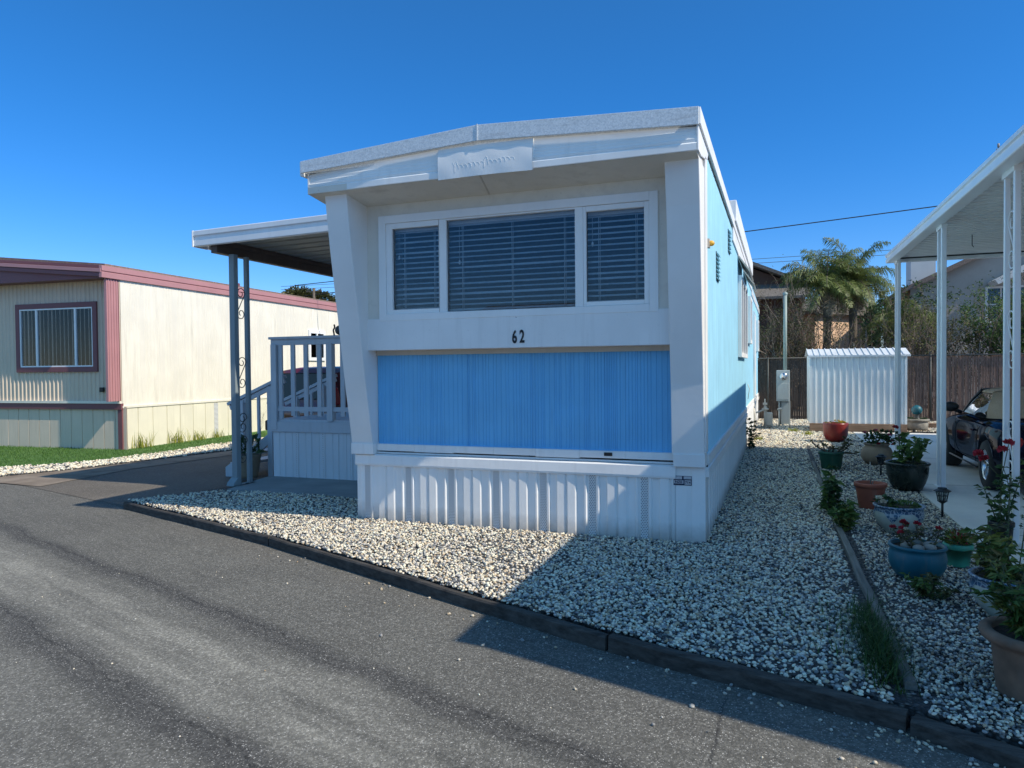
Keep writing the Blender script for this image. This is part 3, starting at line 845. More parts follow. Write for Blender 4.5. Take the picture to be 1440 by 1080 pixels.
for xr_ in (-.36,-.29,-.16,-.05): H('box_rib', MB().box(xr_,xr_+.015,4.135,4.15,3.74,3.99), 'cream_strip', rr_)

# -- long right side
mb = MB()
pr = ridges(.165,HL,-.002,.005,.05,random.Random(5),1)
mb.ribbon([(b,a) for a,b in pr], 'z', .795, 3.56, True)
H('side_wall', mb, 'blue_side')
H('side_wall', MB().box(-3.655,-3.64,.0,HL,.6,3.6), 'white', label='plain white wall on the carport side')
H('rear_wall', MB().box(-3.66,-.003,HL-.02,HL,.0,3.6), 'blue')
H('side_trim', MB().box(-.01,.024,.13,HL,.70,.795), 'white', bevel=.003)
H('side_ledge', MB().prism([(.0,.69),(.03,.68),(.034,.60),(.0,.595)], 'y', .02, HL), 'white', bevel=.002)
pr = []; y = .12
while y < HL:
    pr += [(y,.004),(y+.16,.004),(y+.17,.018),(y+.20,.018),(y+.21,.004)]; y += .24
H('side_skirting', MB().ribbon([(b,a) for a,b in pr], 'z', -.05, .62, True), 'white_clean')
H('side_skirting', MB().box(-3.66,-3.65,.0,HL,-.05,.62), 'white_clean')
def side_window(y0, y1, z0, z1, mull):
    wo = H('side_window', MB().box(.0,.012,y0+.03,y1-.03,z0+.03,z1-.03), 'black')
    fr = MB(); f = .075
    fr.box(.004,.065,y0,y0+f,z0,z1).box(.004,.065,y1-f,y1,z0,z1).box(.004,.065,y0+f,y1-f,z0,z0+f).box(.004,.065,y0+f,y1-f,z1-f,z1)
    for m in mull: fr.box(.004,.06,m-.03,m+.03,z0+f,z1-f)
    H('window_frame', fr, 'white_clean', wo, bevel=.004)
    H('window_pane', MB().box(.018,.024,y0+f-.01,y1-f+.01,z0+f-.01,z1-f+.01), 'glass', wo)
    return wo
w1 = side_window(5.45,7.75,1.76,3.08,[6.2,7.0])
for ya in (5.4, 7.3):
    H('window_hood', MB().prism([(.004,3.38),(.03,3.38),(.20,3.14),(.185,3.12)], 'y', ya, ya+1.5), 'cream_strip', w1)
side_window(9.3,10.3,2.1,3.1,[9.8]); side_window(15.2,15.9,2.05,2.95,[])
w4 = H('side_door', MB().box(.0,.03,12.6,13.45,.82,2.95), 'white'); H('door_frame', MB().box(.0,.045,12.52,12.6,.80,3.02).box(.0,.045,13.45,13.53,.80,3.02), 'white_clean', w4)
def louvre(y, z, n):
    v = H('wall_vent', MB().box(.0,.008,y-.16,y+.16,z-.15,z+.15), 'vent_dark')
    mb = MB()
    for k in range(n):
        zz = z-.13+.26*k/(n-1)
        mb.prism([(.006,zz+.012),(.03,zz-.008),(.006,zz-.004)], 'y', y-.15, y+.15)
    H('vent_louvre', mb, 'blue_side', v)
louvre(1.38,2.68,7); louvre(3.3,3.26,6)
lamp = H('marker_lamp', MB().sphere((.042,.20,2.745),.027,14,10,1.2,1,1), 'yellow')
H('lamp_base', MB().box(.008,.03,.16,.24,2.705,2.785), 'cream_strip', lamp)
H('hose_hook', MB().tube([(.03,8.6,.95),(.06,8.6,1.15),(.03,8.6,1.25)], .008, 6), 'pipe')

# -- front window: surround, three lights, blinds
fw_ = H('front_window', MB().box(-3.24,-.45,.30,.32,2.16,3.17), 'room')
sur = MB(); y0, y1 = -.112, -.07
sur.box(-3.30,-3.215,y0,y1,2.112,3.205).box(-.478,-.396,y0,y1,2.112,3.205)
sur.box(-3.215,-.478,y0,y1,3.122,3.205).box(-3.215,-.478,y0,y1,2.112,2.182)
H('window_surround', sur, 'white_clean', fw_, bevel=.004)
def light(x0, x1, z0, z1, fx0, fx1, fz0, fz1, sash=True):
    f = MB(); a, b = -.098, -.03
    f.box(fx0,x0,a,b,fz0,fz1).box(x1,fx1,a,b,fz0,fz1).box(x0,x1,a,b,z1,fz1).box(x0,x1,a,b,fz0,z0)
    H('window_frame', f, 'white_clean', fw_, bevel=.004)
    H('window_pane', MB().box(x0-.004,x1+.004,-.062,-.056,z0-.004,z1+.004), 'glass', fw_)
    H('pane_bead', MB().box(x0,x0+.006,-.066,-.062,z0,z1).box(x1-.006,x1,-.066,-.062,z0,z1).box(x0+.006,x1-.006,-.066,-.062,z0,z0+.006), 'black', fw_)
light(-3.145,-2.607,2.226,3.066,-3.213,-2.607+.001,2.184,3.12)
light(-2.522,-1.178,2.186,3.106,-2.600,-1.100,2.1842,3.1205)
light(-1.070,-.525,2.226,3.070,-1.0985,-.480,2.184,3.12)
def blind(x0, x1, z0, z1, tilt):
    b = MB(); z = z1-.05; k = 0
    while z > z0+.01:
        tj = tilt+R.gauss(0,.05)
        dy, dz = .024*math.cos(tj), .024*math.sin(tj)
        j = R.gauss(0,.0018)
        n = 8
        va = [(x0+(x1-x0)*i/n, .03-dy, z-dz+j+R.uniform(-.0012,.0012)) for i in range(n+1)]
        vb = [(x0+(x1-x0)*i/n, .03, z+.003+j+R.uniform(-.0008,.0008)) for i in range(n+1)]
        vc_ = [(x0+(x1-x0)*i/n, .03+dy, z+dz+j) for i in range(n+1)]
        b.add(va+vb+vc_, [(i, i+1, n+2+i, n+1+i) for i in range(n)]+[(n+1+i, n+2+i, 2*n+3+i, 2*n+2+i) for i in range(n)], True)
        z -= .0535
    bl = H('window_blind', b, 'slat', fw_)
    H('head_rail', MB().box(x0,x1,.005,.055,z1-.04,z1+.01), 'slat', fw_)
    L = x1-x0
    for u in ([.12,.5,.88] if L > 1 else [.2,.8]):
        H('blind_cord', MB().tube([(x0+L*u,.004,z1),(x0+L*u,.004,z0)], .0026, 4), 'white_clean', fw_)
        H('blind_cord', MB().tube([(x0+L*u+.014,.004,z1),(x0+L*u+.014,.004,z0)], .0018, 4), 'white_clean', fw_)
    xx = x0+.10*L; ze = z1-.43 if L>1 else z1-.31
    H('pull_cord', MB().tube([(xx,-.002,z1),(xx,-.002,ze+.02)], .0018, 4), 'white_clean', fw_)
    H('cord_tassel', MB().sphere((xx,-.002,ze), .012, 8, 6, 1, 1, 2), 'white_clean', fw_)
blind(-3.17,-2.59,2.20,3.09,rad(30)); blind(-2.56,-1.14,2.17,3.12,rad(28)); blind(-1.09,-.50,2.20,3.09,rad(27))
H('room_ceiling', MB().box(-3.24,-.45,.0,.30,3.165,3.18), 'room', fw_)
# ------------------------------------------------------------------ foliage helpers
def leaf_arrays(P, D, L, W, fold=.25, bend=.2):
    """diamond leaves: base P, direction D, length L, width W -> V, F"""
    P = np.asarray(P, float); D = np.asarray(D, float); n = len(P)
    D /= np.linalg.norm(D, axis=1, keepdims=True)+1e-9
    up = NP.normal(0, 1, (n, 3)); up[:,2] += 1.2
    S = np.cross(D, up); S /= np.linalg.norm(S, axis=1, keepdims=True)+1e-9
    U = np.cross(S, D)
    L = np.broadcast_to(L, n)[:,None]; W = np.broadcast_to(W, n)[:,None]
    b = P; m = P + D*L*.5 - U*L*0
    l = m + S*W*.5 + U*W*fold; r = m - S*W*.5 + U*W*fold
    t_ = P + D*L - U*L*bend
    V = np.stack([b, l, t_, r, m], 1).reshape(-1, 3)
    k = np.arange(n)[:,None]*5
    F = np.concatenate([k+np.array([[0,4,1]]), k+np.array([[1,4,2]]), k+np.array([[4,3,2]]), k+np.array([[0,3,4]])], 0)
    return V, F
def leaves(name, P, D, L, W, mat, parent=None, loc=None, fold=.25, bend=.2, **k):
    V, F = leaf_arrays(P, D, L, W, fold, bend)
    c = np.repeat(NP.uniform(0,1,(len(P),1)), 5, 0)
    return build_np(name, V, F, M[mat], parent, loc, False, np.repeat(c,3,1), **k)
def blades(name, base, h, w, lean, mat, parent=None, loc=None, segs=3, **k):
    """grass blades: tapered bent strips"""
    n = len(base); a = NP.uniform(0, 2*np.pi, n); h = np.broadcast_to(h, n)*NP.uniform(.6,1.25,n); w = np.broadcast_to(w, n)
    ln = lean*NP.uniform(.2,1.4,n)
    dx, dy = np.cos(a), np.sin(a)
    rows = []
    for i in range(segs+1):
        u = i/segs
        c = np.stack([base[:,0]+dx*ln*h*u**1.8, base[:,1]+dy*ln*h*u**1.8, base[:,2]+h*(u-.25*ln*u**2)], 1)
        ww = (w*(1-u)*.5+.0004)[:,None]
        s = np.stack([-dy, dx, np.zeros(n)], 1)
        rows += [c-s*ww, c+s*ww]
    V = np.stack(rows, 1); m = 2*(segs+1)
    k0 = np.arange(n)[:,None]*m
    F = np.concatenate([k0+np.array([[2*i,2*i+1,2*i+3,2*i+2]]) for i in range(segs)], 0)
    c = np.repeat(NP.uniform(0,1,(n,1)), m, 0)
    return build_np(name, V.reshape(-1,3), F, M[mat], parent, loc, False, np.repeat(c,3,1), **k)

# ------------------------------------------------------------------ left awning over the side driveway
aw = thing('carport_awning', 'white metal awning on the left side of the blue home with dark underside', 'awning', (-6.5, 1.06, 0))
def aw_z(x): return .021*(x+6.9)
def A(name, mb, mat, parent=None, **k): return build(name, mb, M[mat], parent or aw, **k)
def slab_x(mb, x0, x1, prof):
    """prof (y,z) polygon swept along x with the slope of the awning"""
    n = len(prof)
    v = [(x0,y,z+aw_z(x0)) for y,z in prof] + [(x1,y,z+aw_z(x1)) for y,z in prof]
    f = [tuple(range(n)), tuple(reversed(range(n,2*n)))] + [(i, n+i, n+(i+1)%n, (i+1)%n) for i in range(n)]
    return mb.add(v, f)
mb = MB()
slab_x(mb, -6.9, -3.9, [(1.06,3.315),(1.05,3.325),(1.05,3.40),(1.063,3.41),(1.063,3.452),(1.04,3.462),(1.04,3.525),(1.055,3.532),(1.10,3.532),(1.10,3.315)])
A('front_fascia', mb, 'alum', bevel=.003)
A('fascia_cap', MB().box(-6.912,-6.895,1.035,1.30,3.312,3.534), 'alum')
A('side_gutter', MB().box(-6.905,-6.86,1.30,13.2,3.315,3.53), 'alum')
y = 1.10; pan = MB()
prof = []
while y < 13.2:
    prof += [(y,3.40),(y+.205,3.40),(y+.215,3.455),(y+.29,3.455),(y+.30,3.40)]; y += .30
n = len(prof)
v = [(-6.86,a,z+aw_z(-6.86)) for a,z in prof]+[(-3.9,a,z+aw_z(-3.9)) for a,z in prof]
pan.add(v, [(i, i+1, n+i+1, n+i) for i in range(n-1)])
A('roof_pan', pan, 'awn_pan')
mb = MB(); y = 1.33
while y < 13: mb.box(-6.5,-3.9,y-.006,y+.006,3.392+aw_z(-5.2)-.012,3.40+aw_z(-5.2)-.002); y += .30
A('pan_seam', MB().box(-6.86,-3.9,1.102,1.112,3.40,3.46), 'alum_shade')
A('beam', MB().box(-6.66,-6.56,1.12,13.1,3.225,3.335).box(-6.69,-6.53,1.12,13.1,3.335,3.402), 'brown_beam')
A('beam', MB().box(-3.98,-3.9,1.12,13.1,3.30,3.40), 'brown_beam')

def scroll(mb, y0, y1, z0, z1, x, r=.006):
    """an S scroll in the plane of constant x, between the two bars"""
    yc = (y0+y1)/2; w_ = (y1-y0)/2*.94; h = (z1-z0)
    def spiral(cy, cz, s):
        q = []
        for k in range(30):
            u = k/29.; a = s*(math.pi*.5) + s*(-1)*u*2*math.pi*1.25
            q.append((u, a))
        return q
    pts = []
    rr = w_*.95
    # upper curl
    c1 = (yc, z1-rr); c2 = (yc, z0+rr)
    for k in range(26):
        u = k/25.; a = rad(-250)+rad(430)*u; rk = rr*(.28+.72*u)
        pts.append((x, c1[0]+rk*math.cos(math.pi-a)*1., c1[1]+rk*math.sin(a)))
    q = []
    for k in range(26):
        u = k/25.; a = rad(-250)+rad(430)*u; rk = rr*(.28+.72*u)
        q.append((x, c2[0]-rk*math.cos(math.pi-a), c2[1]-rk*math.sin(a)))
    pts = pts + q[::-1]
    mb.tube(pts, r, 6)
def lattice_post(name, label, x, y0, y1, w0, w1, ztop, base, mats, groups, scrolls, cat='post', foot=True):
    p = thing(name, label, cat, (x, (y0+y1)/2, base), groups)
    o = build('post_bar', MB().box(x-w0/2,x+w0/2,y0-w0/2,y0+w0/2,base,ztop), mats[0], p, bevel=.008)
    o = build('post_bar', MB().box(x-w1/2,x+w1/2,y1-w1/2,y1+w1/2,base,ztop), mats[0], p, bevel=.008)
    for z0, z1 in scrolls:
        m_ = MB(); scroll(m_, y0+w0/2, y1-w1/2, z0, z1, x); build('scroll', m_, mats[1], p)
    if foot: build('post_foot', MB().box(x-w0*.9,x+w0*.9,y0-w0*.9,y1+w1*.9,base,base+.012), mats[0], p, bevel=.003)
    return p
SCR = [(2.33,2.78),(1.36,1.81),(.73,1.02),(.30,.70)]
pl_ = lattice_post('awning_post', 'grey wrought-iron awning post with dark scrolls beside the left porch', -6.48, 1.34, 1.60, .088, .06, 3.225, 0, (M['greypost'], M['iron']), None, SCR)
build('downpipe_shoe', MB().prism([(1.33,.015),(1.33,.10),(1.31,.13),(1.22,.06),(1.20,.015)], 'x', -6.545, -6.42), M['greypost'], pl_, bevel=.006)
for k, yb in enumerate((4.6, 7.9, 11.2)):
    lattice_post('awning_post', ('second','third','fourth')[k]+' grey awning post along the left driveway, behind the front one', -6.48, yb, yb+.23, .10, .08, 3.225, -.095, (M['greypost'], M['iron']), None, [(2.33,2.78),(1.36,1.81),(.4,.85)])

# ------------------------------------------------------------------ porch with railing and steps
po = thing('porch', 'pale grey wooden porch with baluster railing and steps against the blue home', 'porch', (-5.1, 2.2, .012))
def Pp(name, mb, mat='porch', parent=None, **k): return build(name, mb, M[mat], parent or po, **k)
X0, X1, Y0, Y1 = -6.54, -3.665, 2.2, 4.6
Pp('deck', MB().box(X0,X1,Y0-.0,Y1,.835,.875), bevel=.004)
Pp('rim_board', MB().box(X0-.02,X1,Y0-.032,Y0-.002,.69,.842), bevel=.004)
Pp('rim_board', MB().box(X0-.032,X0-.002,Y0+.0,Y1,.69,.842), bevel=.004)
pr = []; x = X0
while x < X1-.05:
    pr += [(x,Y0),(x+.11,Y0),(x+.115,Y0+.008),(x+.12,Y0),(x+.185,Y0),(x+.195,Y0-.012),(x+.215,Y0-.012),(x+.225,Y0)]; x += .235
Pp('porch_skirting', MB().ribbon(pr, 'z', .0, .70), 'porch_skirt')
Pp('porch_skirting', MB().box(X0,X0+.02,Y0+.01,Y1,.0,.70), 'porch_skirt')
for sx_ in (-6.13,-5.66,-5.19,-4.7):
    Pp('vent_strip', MB().add([(sx_,Y0-.002,.02),(sx_+.05,Y0-.002,.02),(sx_+.05,Y0-.002,.68),(sx_,Y0-.002,.68)], [(0,1,2,3)]), 'perf')
rl = Pp('railing', MB().box(X0-.03,X1,Y0-.05,Y0+.09,2.075,2.112).box(X0-.01,X1,Y0-.02,Y0+.02,1.985,2.075), bevel=.004)
Pp('bottom_rail', MB().box(X0+.09,X1,Y0-.015,Y0+.025,1.0,1.065), 'porch', rl)
for xx in (-6.49,-5.505,-4.5):
    Pp('railing_post', MB().box(xx-.048,xx+.048,Y0-.045,Y0+.05,.72 if xx<-6 else .86,2.0), 'porch', rl, bevel=.004)
for xx in (-6.39,-6.165,-5.935,-5.70,-5.30,-5.08,-4.85,-4.62,-4.3,-4.07,-3.84):
    Pp('baluster', MB().box(xx-.035 if xx>-6.3 else xx-.03,xx+.035,Y0-.012,Y0+.022,.93 if xx>-6.3 else .88,2.0), 'porch', rl, bevel=.003)
r2 = Pp('railing', MB().box(X0-.03,X1,Y1-.07,Y1+.05,2.075,2.112).box(X0,X1,Y1-.02,Y1+.02,1.99,2.075), label='rear railing of the porch')
Pp('bottom_rail', MB().box(X0,X1,Y1-.02,Y1+.02,1.0,1.06), 'porch', r2)
for k in range(13):
    xx = X0+.05+k*.235
    if xx < X1: Pp('baluster', MB().box(xx-.02,xx+.02,Y1-.018,Y1+.018,.88,2.0), 'porch', r2)
# steps run down to the left
for k in range(4):
    z = .835-.185*(k+1); xa = X0-.28*(k+1)
    Pp('tread', MB().box(xa-.02,xa+.28,2.55,3.9,z,z+.04), 'porch', bevel=.003)
for ya in (2.53, 3.9):
    Pp('stringer', MB().prism([(X0-.02,.70),(X0-.02,.83),(X0-1.2,.06),(X0-1.2,-.09),(X0-1.08,-.09)], 'y', ya-.02, ya+.02))
    Pp('handrail', MB().bar((X0-.03,ya,1.52),(X0-1.13,ya,1.075),.09,.05).bar((X0-.03,ya,1.45),(X0-1.1,ya,1.015),.035,.07), bevel=.004)
    for xa, zt in ((X0-.30,1.38),(X0-.86,1.16)):
        Pp('rail_post', MB().box(xa-.045,xa+.045,ya-.045,ya+.03,-.09,zt-.02), bevel=.004)
    Pp('rail_post', MB().box(X0-.56,X0-.52,ya-.02,ya+.02,.35,1.27))
bl = thing('rail_ornament', 'small round black ornament standing on the porch rail', 'ornament', (-5.36, 2.21, 2.112))
build('ball', MB().sphere((-5.34,2.21,2.185),.075,16,10,1,1,.95), M['iron'], bl)
build('bent_wire', MB().tube([(-5.44,2.21,2.112),(-5.455,2.21,2.19),(-5.43,2.21,2.23),(-5.44,2.21,2.27)],.012,6), M['iron'], bl)

# planter behind the lattice post
pn = thing('planter_pot', 'ribbed tan pot with dark leafy plant behind the scrolled awning post', 'potted plant', (-7.05, 2.22, -.03))
prof = [(.02,0),(.15,0)]
for k in range(10): prof += [(.155+.004*k, .03+.028*k), (.163+.004*k, .04+.028*k), (.157+.004*k, .052+.028*k)]
prof += [(.205,.32),(.205,.35),(.18,.35),(.17,.30)]
build('pot', MB().lathe(prof, (-7.05,2.22,-.03), 28), M['pot_rib'], pn)
build('soil', MB().disc((-7.05,2.22,.28), .18), M['soil'], pn)
a = NP.uniform(0,2*np.pi,90); e = NP.uniform(.1,1.2,90)
D = np.stack([np.cos(a)*np.cos(e), np.sin(a)*np.cos(e), np.sin(e)],1); Pb = np.array([-7.05,2.22,.33])+D*NP.uniform(.03,.24,(90,1))
leaves('foliage', Pb, D, NP.uniform(.07,.14,90), .06, 'leaf_dark', pn)

# ------------------------------------------------------------------ red SUV on the side driveway
def loft(stations, mirror=True):
    """stations: (y, [(x,z)...]) right half sections, same count; mirrored across x=0"""
    k = len(stations[0][1]); mb = MB(); vs = []
    for y, sec in stations:
        full = [(-x, z) for x, z in sec] + [(x, z) for x, z in reversed(sec)]
        vs += [(x, y, z) for x, z in full]
    m = 2*k; n = len(stations)
    fs = [(i*m+j, i*m+j+1, (i+1)*m+j+1, (i+1)*m+j) for i in range(n-1) for j in range(m-1)]
    fs += [(i*m+m-1, i*m, (i+1)*m, (i+1)*m+m-1) for i in range(n-1)]
    fs += [tuple(reversed(range(m))), tuple((n-1)*m+j for j in range(m))]
    fs = [tuple(reversed(f)) for f in fs]
    return mb.add(vs, fs, True)
def wheel(parent, x, y, r, wd, side, spokes=5):
    wh = build('wheel', MB().lathe([(r*.62,-wd/2),(r*.93,-wd/2),(r,-wd*.36),(r,wd*.36),(r*.93,wd/2),(r*.62,wd/2)], (0,0,0), 36), M['tyre'], parent)
    T = Matrix.Translation((x,y,r)) @ Matrix.Rotation(rad(90)*side, 4, 'Y')
    rim = MB().lathe([(r*.62,-wd*.4),(r*.64,wd*.44),(r*.60,wd*.47),(r*.56,wd*.36),(r*.54,-wd*.2),(.03,-wd*.2)], (0,0,0), 36)
    ri = build('rim', rim, M['chrome'], wh)
    sp = []
    for k in range(spokes):
        a = 2*math.pi*k/spokes
        for d in (-.13,.13):
            m_ = MB().bar((.03*math.cos(a),.03*math.sin(a),wd*.30),(r*.58*math.cos(a+d),r*.58*math.sin(a+d),wd*.36),r*.11,.02,(0,0,1))
            sp.append(build('spoke', m_, M['chrome'], wh, bevel=.004))
    hub = build('hub_cap', MB().lathe([(.05,wd*.2),(.045,wd*.40),(.001,wd*.42)], (0,0,0), 18), M['chrome'], wh)
    dk = build('brake_disc', MB().lathe([(r*.5,-wd*.15),(.001,-wd*.15)], (0,0,0), 24), M['iron'], wh)
    for o in [wh, ri, hub, dk] + sp:
        o.data.transform(T)
    return wh
def arches(body, cuts):
    """cut the wheel openings out of a body mesh"""
    cutters = []
    for (x0, x1, y, z, r) in cuts:
        m_ = MB().lathe([(r,0),(r,1)], (0,0,0), 32, 1,1,False); nv = len(m_.v)
        m_.f += [tuple(reversed(range(32))), tuple(range(32,64))]; m_.sm += [False, False]
        o = build('cutter', m_, M['tyre'])
        o.data.transform(Matrix.Translation((x0,y,z)) @ Matrix.Rotation(rad(90),4,'Y') @ Matrix.Diagonal((1,1,x1-x0,1)))
        b = body.modifiers.new('B', 'BOOLEAN'); b.object = o; b.operation = 'DIFFERENCE'; b.solver = 'EXACT'
        cutters.append(o)
    dg = bpy.context.evaluated_depsgraph_get()
    me = bpy.data.meshes.new_from_object(body.evaluated_get(dg))
    body.modifiers.clear(); body.data = me
    for o in cutters: bpy.data.objects.remove(o)
suv = thing('suv', 'dark red SUV parked under the awning, seen through the porch railing', 'car', (0,0,0))
def sec(w_, zb, zbelt, wr, zr): return [(w_*.90,zb),(w_*.99,zb+.14),(w_,zbelt-.28),(w_*.975,zbelt-.03),(w_*.95,zbelt),(wr,zr-.10),(wr*.90,zr-.025),(wr*.5,zr)]
sv = [(0,sec(.80,.45,.93,.72,1.0)),(.04,sec(.86,.40,1.0,.76,1.12)),(.12,sec(.90,.36,1.03,.75,1.30)),(.30,sec(.91,.34,1.05,.70,1.73)),(.6,sec(.92,.32,1.05,.69,1.78)),(1.6,sec(.92,.32,1.05,.70,1.80)),
      (2.4,sec(.92,.32,1.04,.69,1.76)),(2.65,sec(.92,.32,1.04,.70,1.62)),(3.15,sec(.92,.32,1.02,.80,1.12)),(3.4,sec(.91,.32,1.0,.80,1.06)),(4.2,sec(.88,.32,.93,.74,.98)),(4.45,sec(.80,.36,.80,.66,.86)),(4.52,sec(.70,.42,.70,.60,.74))]
sb = build('body', loft(sv), M['redcar'], suv)
arches(sb, [(-1.2,1.2,.85,.36,.42),(-1.2,1.2,3.55,.36,.42)])
build('rear_window', MB().add([(-.68,.01,1.12),(.68,.01,1.12),(.60,.20,1.63),(-.60,.20,1.63)], [(0,1,2,3)]), M['glass_dark'], suv)
build('window_back', MB().add([(-.70,.022,1.10),(.70,.022,1.10),(.62,.215,1.65),(-.62,.215,1.65)], [(0,1,2,3)]), M['darkvoid'], suv)
for s_ in (-1,1):
    build('side_window', MB().add([(s_*.905,.5,1.10),(s_*.905,2.6,1.08),(s_*.735,2.2,1.65),(s_*.735,.62,1.67)], [(0,1,2,3)]), M['glass_dark'], suv)
    build('tail_light', MB().prism([(s_*.70,.98),(s_*.88,1.0),(s_*.80,1.35),(s_*.72,1.32)], 'y', .03, .20), M['taillight'], suv, bevel=.01)
    build('door_mirror', MB().sphere((s_*1.0,2.65,1.14),.09,12,8,1,.6,.8), M['redcar'], suv)
build('bumper', MB().box(-.86,.86,-.06,.10,.44,.66), M['black'], suv, bevel=.03)
build('number_plate', MB().box(-.16,.16,-.008,.01,.82,.94), M['sticker_lt'], suv, bevel=.004)
build('tailgate_badge', MB().sphere((-.40,.045,1.04),.05,12,6,1.3,.25,.6), M['chrome'], suv)
for x, y in ((-.80,.85),(.80,.85),(-.80,3.55),(.80,3.55)): wheel(suv, x, y, .36, .24, 1 if x>0 else -1, 6)
suv.location = (-8.72, 5.75, -.095)

# ------------------------------------------------------------------ cream and pink home
pk = thing('mobile_home', 'cream mobile home with pink trim behind the green lawn', 'mobile home', (-17, 4.87, -.07))
def K(name, mb, mat, parent=None, **k): return build(name, mb, M[mat], parent or pk, **k)
PX, PY, PL = -12.67, 4.87, 22.
pr = []; x = -21.4
while x < PX: pr += [(x,PY),(x+.055,PY),(x+.075,PY-.022),(x+.095,PY-.022),(x+.115,PY)]; x += .115
K('front_wall', MB().ribbon(pr, 'z', .98, 3.72), 'greenish')
pr = []; x = -21.4; g = 0
while x < PX: pr += [(x,PY+.02),(x+.285,PY+.02),(x+.29,PY+.035),(x+.30,PY+.035),(x+.305,PY+.02)]; x += .305
K('front_skirting', MB().ribbon(pr, 'z', -.12, .86), 'greenish')
K('belt_trim', MB().box(-21.4,PX+.02,PY-.035,PY+.03,.80,.93), 'pinkdark')
K('belt_ledge', MB().box(-21.4,PX,PY-.055,PY+.03,.93,.985), 'cream')
K('corner_post', MB().box(PX-.10,PX+.012,PY-.01,PY+.05,-.12,.82), 'pinkdark')
# fluted pink corner fin
fin = [(PY-.02,.98)]
pr = [(PY+.04,PX+.02)]
K('corner_fin', MB().box(PX-.06,PX,PY-.34,PY-.04,.985,3.64), 'pink')
K('corner_bead', MB().box(PX-.08,PX-.002,PY-.035,PY-.003,.985,3.64), 'pinkdark')
for k in range(4):
    yy = PY-.075-.07*k
    K('fin_rib', MB().box(PX-.01,PX+.014,yy-.02,yy,.99,3.63), 'pink')
# right side wall
pr = []; y = PY+.02
rr2 = random.Random(8)
while y < PY+PL:
    s_ = rr2.choice((.10,.10,.2)); pr += [(y,PX),(y+s_-.02,PX),(y+s_-.01,PX+.010)]; y += s_
pr.append((PY+PL,PX))
K('side_wall', MB().ribbon([(b,a) for a,b in pr], 'z', .86, 3.66, True), 'cream')
pr = []; y = PY+.02
while y < PY+PL: pr += [(y,PX+.015),(y+.40,PX+.015),(y+.405,PX-.005),(y+.42,PX-.005),(y+.425,PX+.015)]; y += .43
K('side_skirting', MB().ribbon([(b,a) for a,b in pr], 'z', -.12, .84, True), 'cream_skirt')
K('side_ledge', MB().box(PX,PX+.035,PY,PY+PL,.83,.875), 'cream')
K('vent_strip', MB().add([(PX+.019,PY+2.9,-.1),(PX+.019,PY+3.05,-.1),(PX+.019,PY+3.05,.8),(PX+.019,PY+2.9,.8)], [(0,1,2,3)]), 'perf')
K('rear_wall', MB().box(-21.4,PX-.02,PY+PL-.1,PY+PL,-.12,3.7), 'cream')
K('side_wall', MB().box(-21.45,-21.4,PY,PY+PL,-.12,3.7), 'cream', label='far left wall of the cream home')
# roof, fascias
def gz(x): return 3.86+.44*max(0,1-abs(x+17)/4.3)*.9
for k, (z0, z1, o_, m_) in enumerate(((.0,.085,0,'pinkdark'),(.095,.175,.02,'pink'),(.185,.245,-.01,'pinkdark'))):
    mb = MB(); xs = [-21.5,-17,PX+.03]
    poly = [(x, gz(x)-.26+z0) for x in xs]+[(x, gz(x)-.26+z1) for x in reversed(xs)]
    mb.prism(poly, 'y', PY-.49-o_, PY-.40); K('front_fascia', mb, m_, bevel=.004)
K('front_fascia', MB().prism([(-21.45,3.585),(PX,3.585),(PX,3.80),(-17,4.22),(-21.45,3.80)], 'y', PY-.43, PY-.405), 'pinkdark')
K('eave_soffit', MB().prism([(-21.5,3.60),(PX,3.60),(PX,3.66),(-21.5,3.66)], 'y', PY-.42, PY+.02), 'pinkdark')
mb = MB()
sp_ = [(PX-.02,3.59),(PX+.05,3.59),(PX+.055,3.70),(PX+.035,3.715),(PX+.06,3.73),(PX+.06,3.84),(PX-.02,3.845)]
mb.prism(sp_, 'y', PY-.50, PY+PL+.2); K('side_fascia', mb, 'pink', bevel=.003)
K('roof', MB().prism([(-21.5,3.7),(PX+.03,3.7),(PX+.03,3.885),(-17,4.315),(-21.5,3.885)], 'y', PY-.40, PY+PL+.2), 'roof_brown')
def pwin(x0, x1, z0, z1, mull):
    wd = K('front_window', MB().box(x0+.1,x1-.1,PY-.004,PY+.004,z0+.1,z1-.1), 'darkvoid')
    f = .115; y0, y1 = PY-.06, PY
    K('window_trim', MB().box(x0,x0+f,y0,y1,z0,z1).box(x1-f,x1,y0,y1,z0,z1).box(x0+f,x1-f,y0,y1,z0,z0+f).box(x0+f,x1-f,y0,y1,z1-f,z1), 'pinkdark', wd, bevel=.004)
    g = .03; a, b = x0+f, x1-f; c, d = z0+f, z1-f
    fr = MB().box(a,a+g,PY-.05,PY-.01,c,d).box(b-g,b,PY-.05,PY-.01,c,d).box(a+g,b-g,PY-.05,PY-.01,c,c+g).box(a+g,b-g,PY-.05,PY-.01,d-g,d)
    for m_ in mull: fr.box(m_-.025,m_+.025,PY-.052,PY-.01,c+g,d-g)
    K('window_frame', fr, 'alum', wd)
    K('window_pane', MB().box(a+.01,b-.01,PY-.028,PY-.022,c+.01,d-.01), 'glass', wd)
    cu_ = []; x = a
    while x < b: cu_ += [(x,PY-.012),(x+.05,PY-.006)]; x += .09
    K('curtain', MB().ribbon(cu_, 'z', c, d), 'curtain', wd)
pwin(-15.55,-13.25,1.62,3.15,[-14.95,-13.85]); pwin(-18.9,-16.34,1.62,3.15,[-18.2,-17.0])
K('outlet_box', MB().box(-13.2,-13.1,PY-.07,PY-.02,1.18,1.28), 'black', bevel=.01)
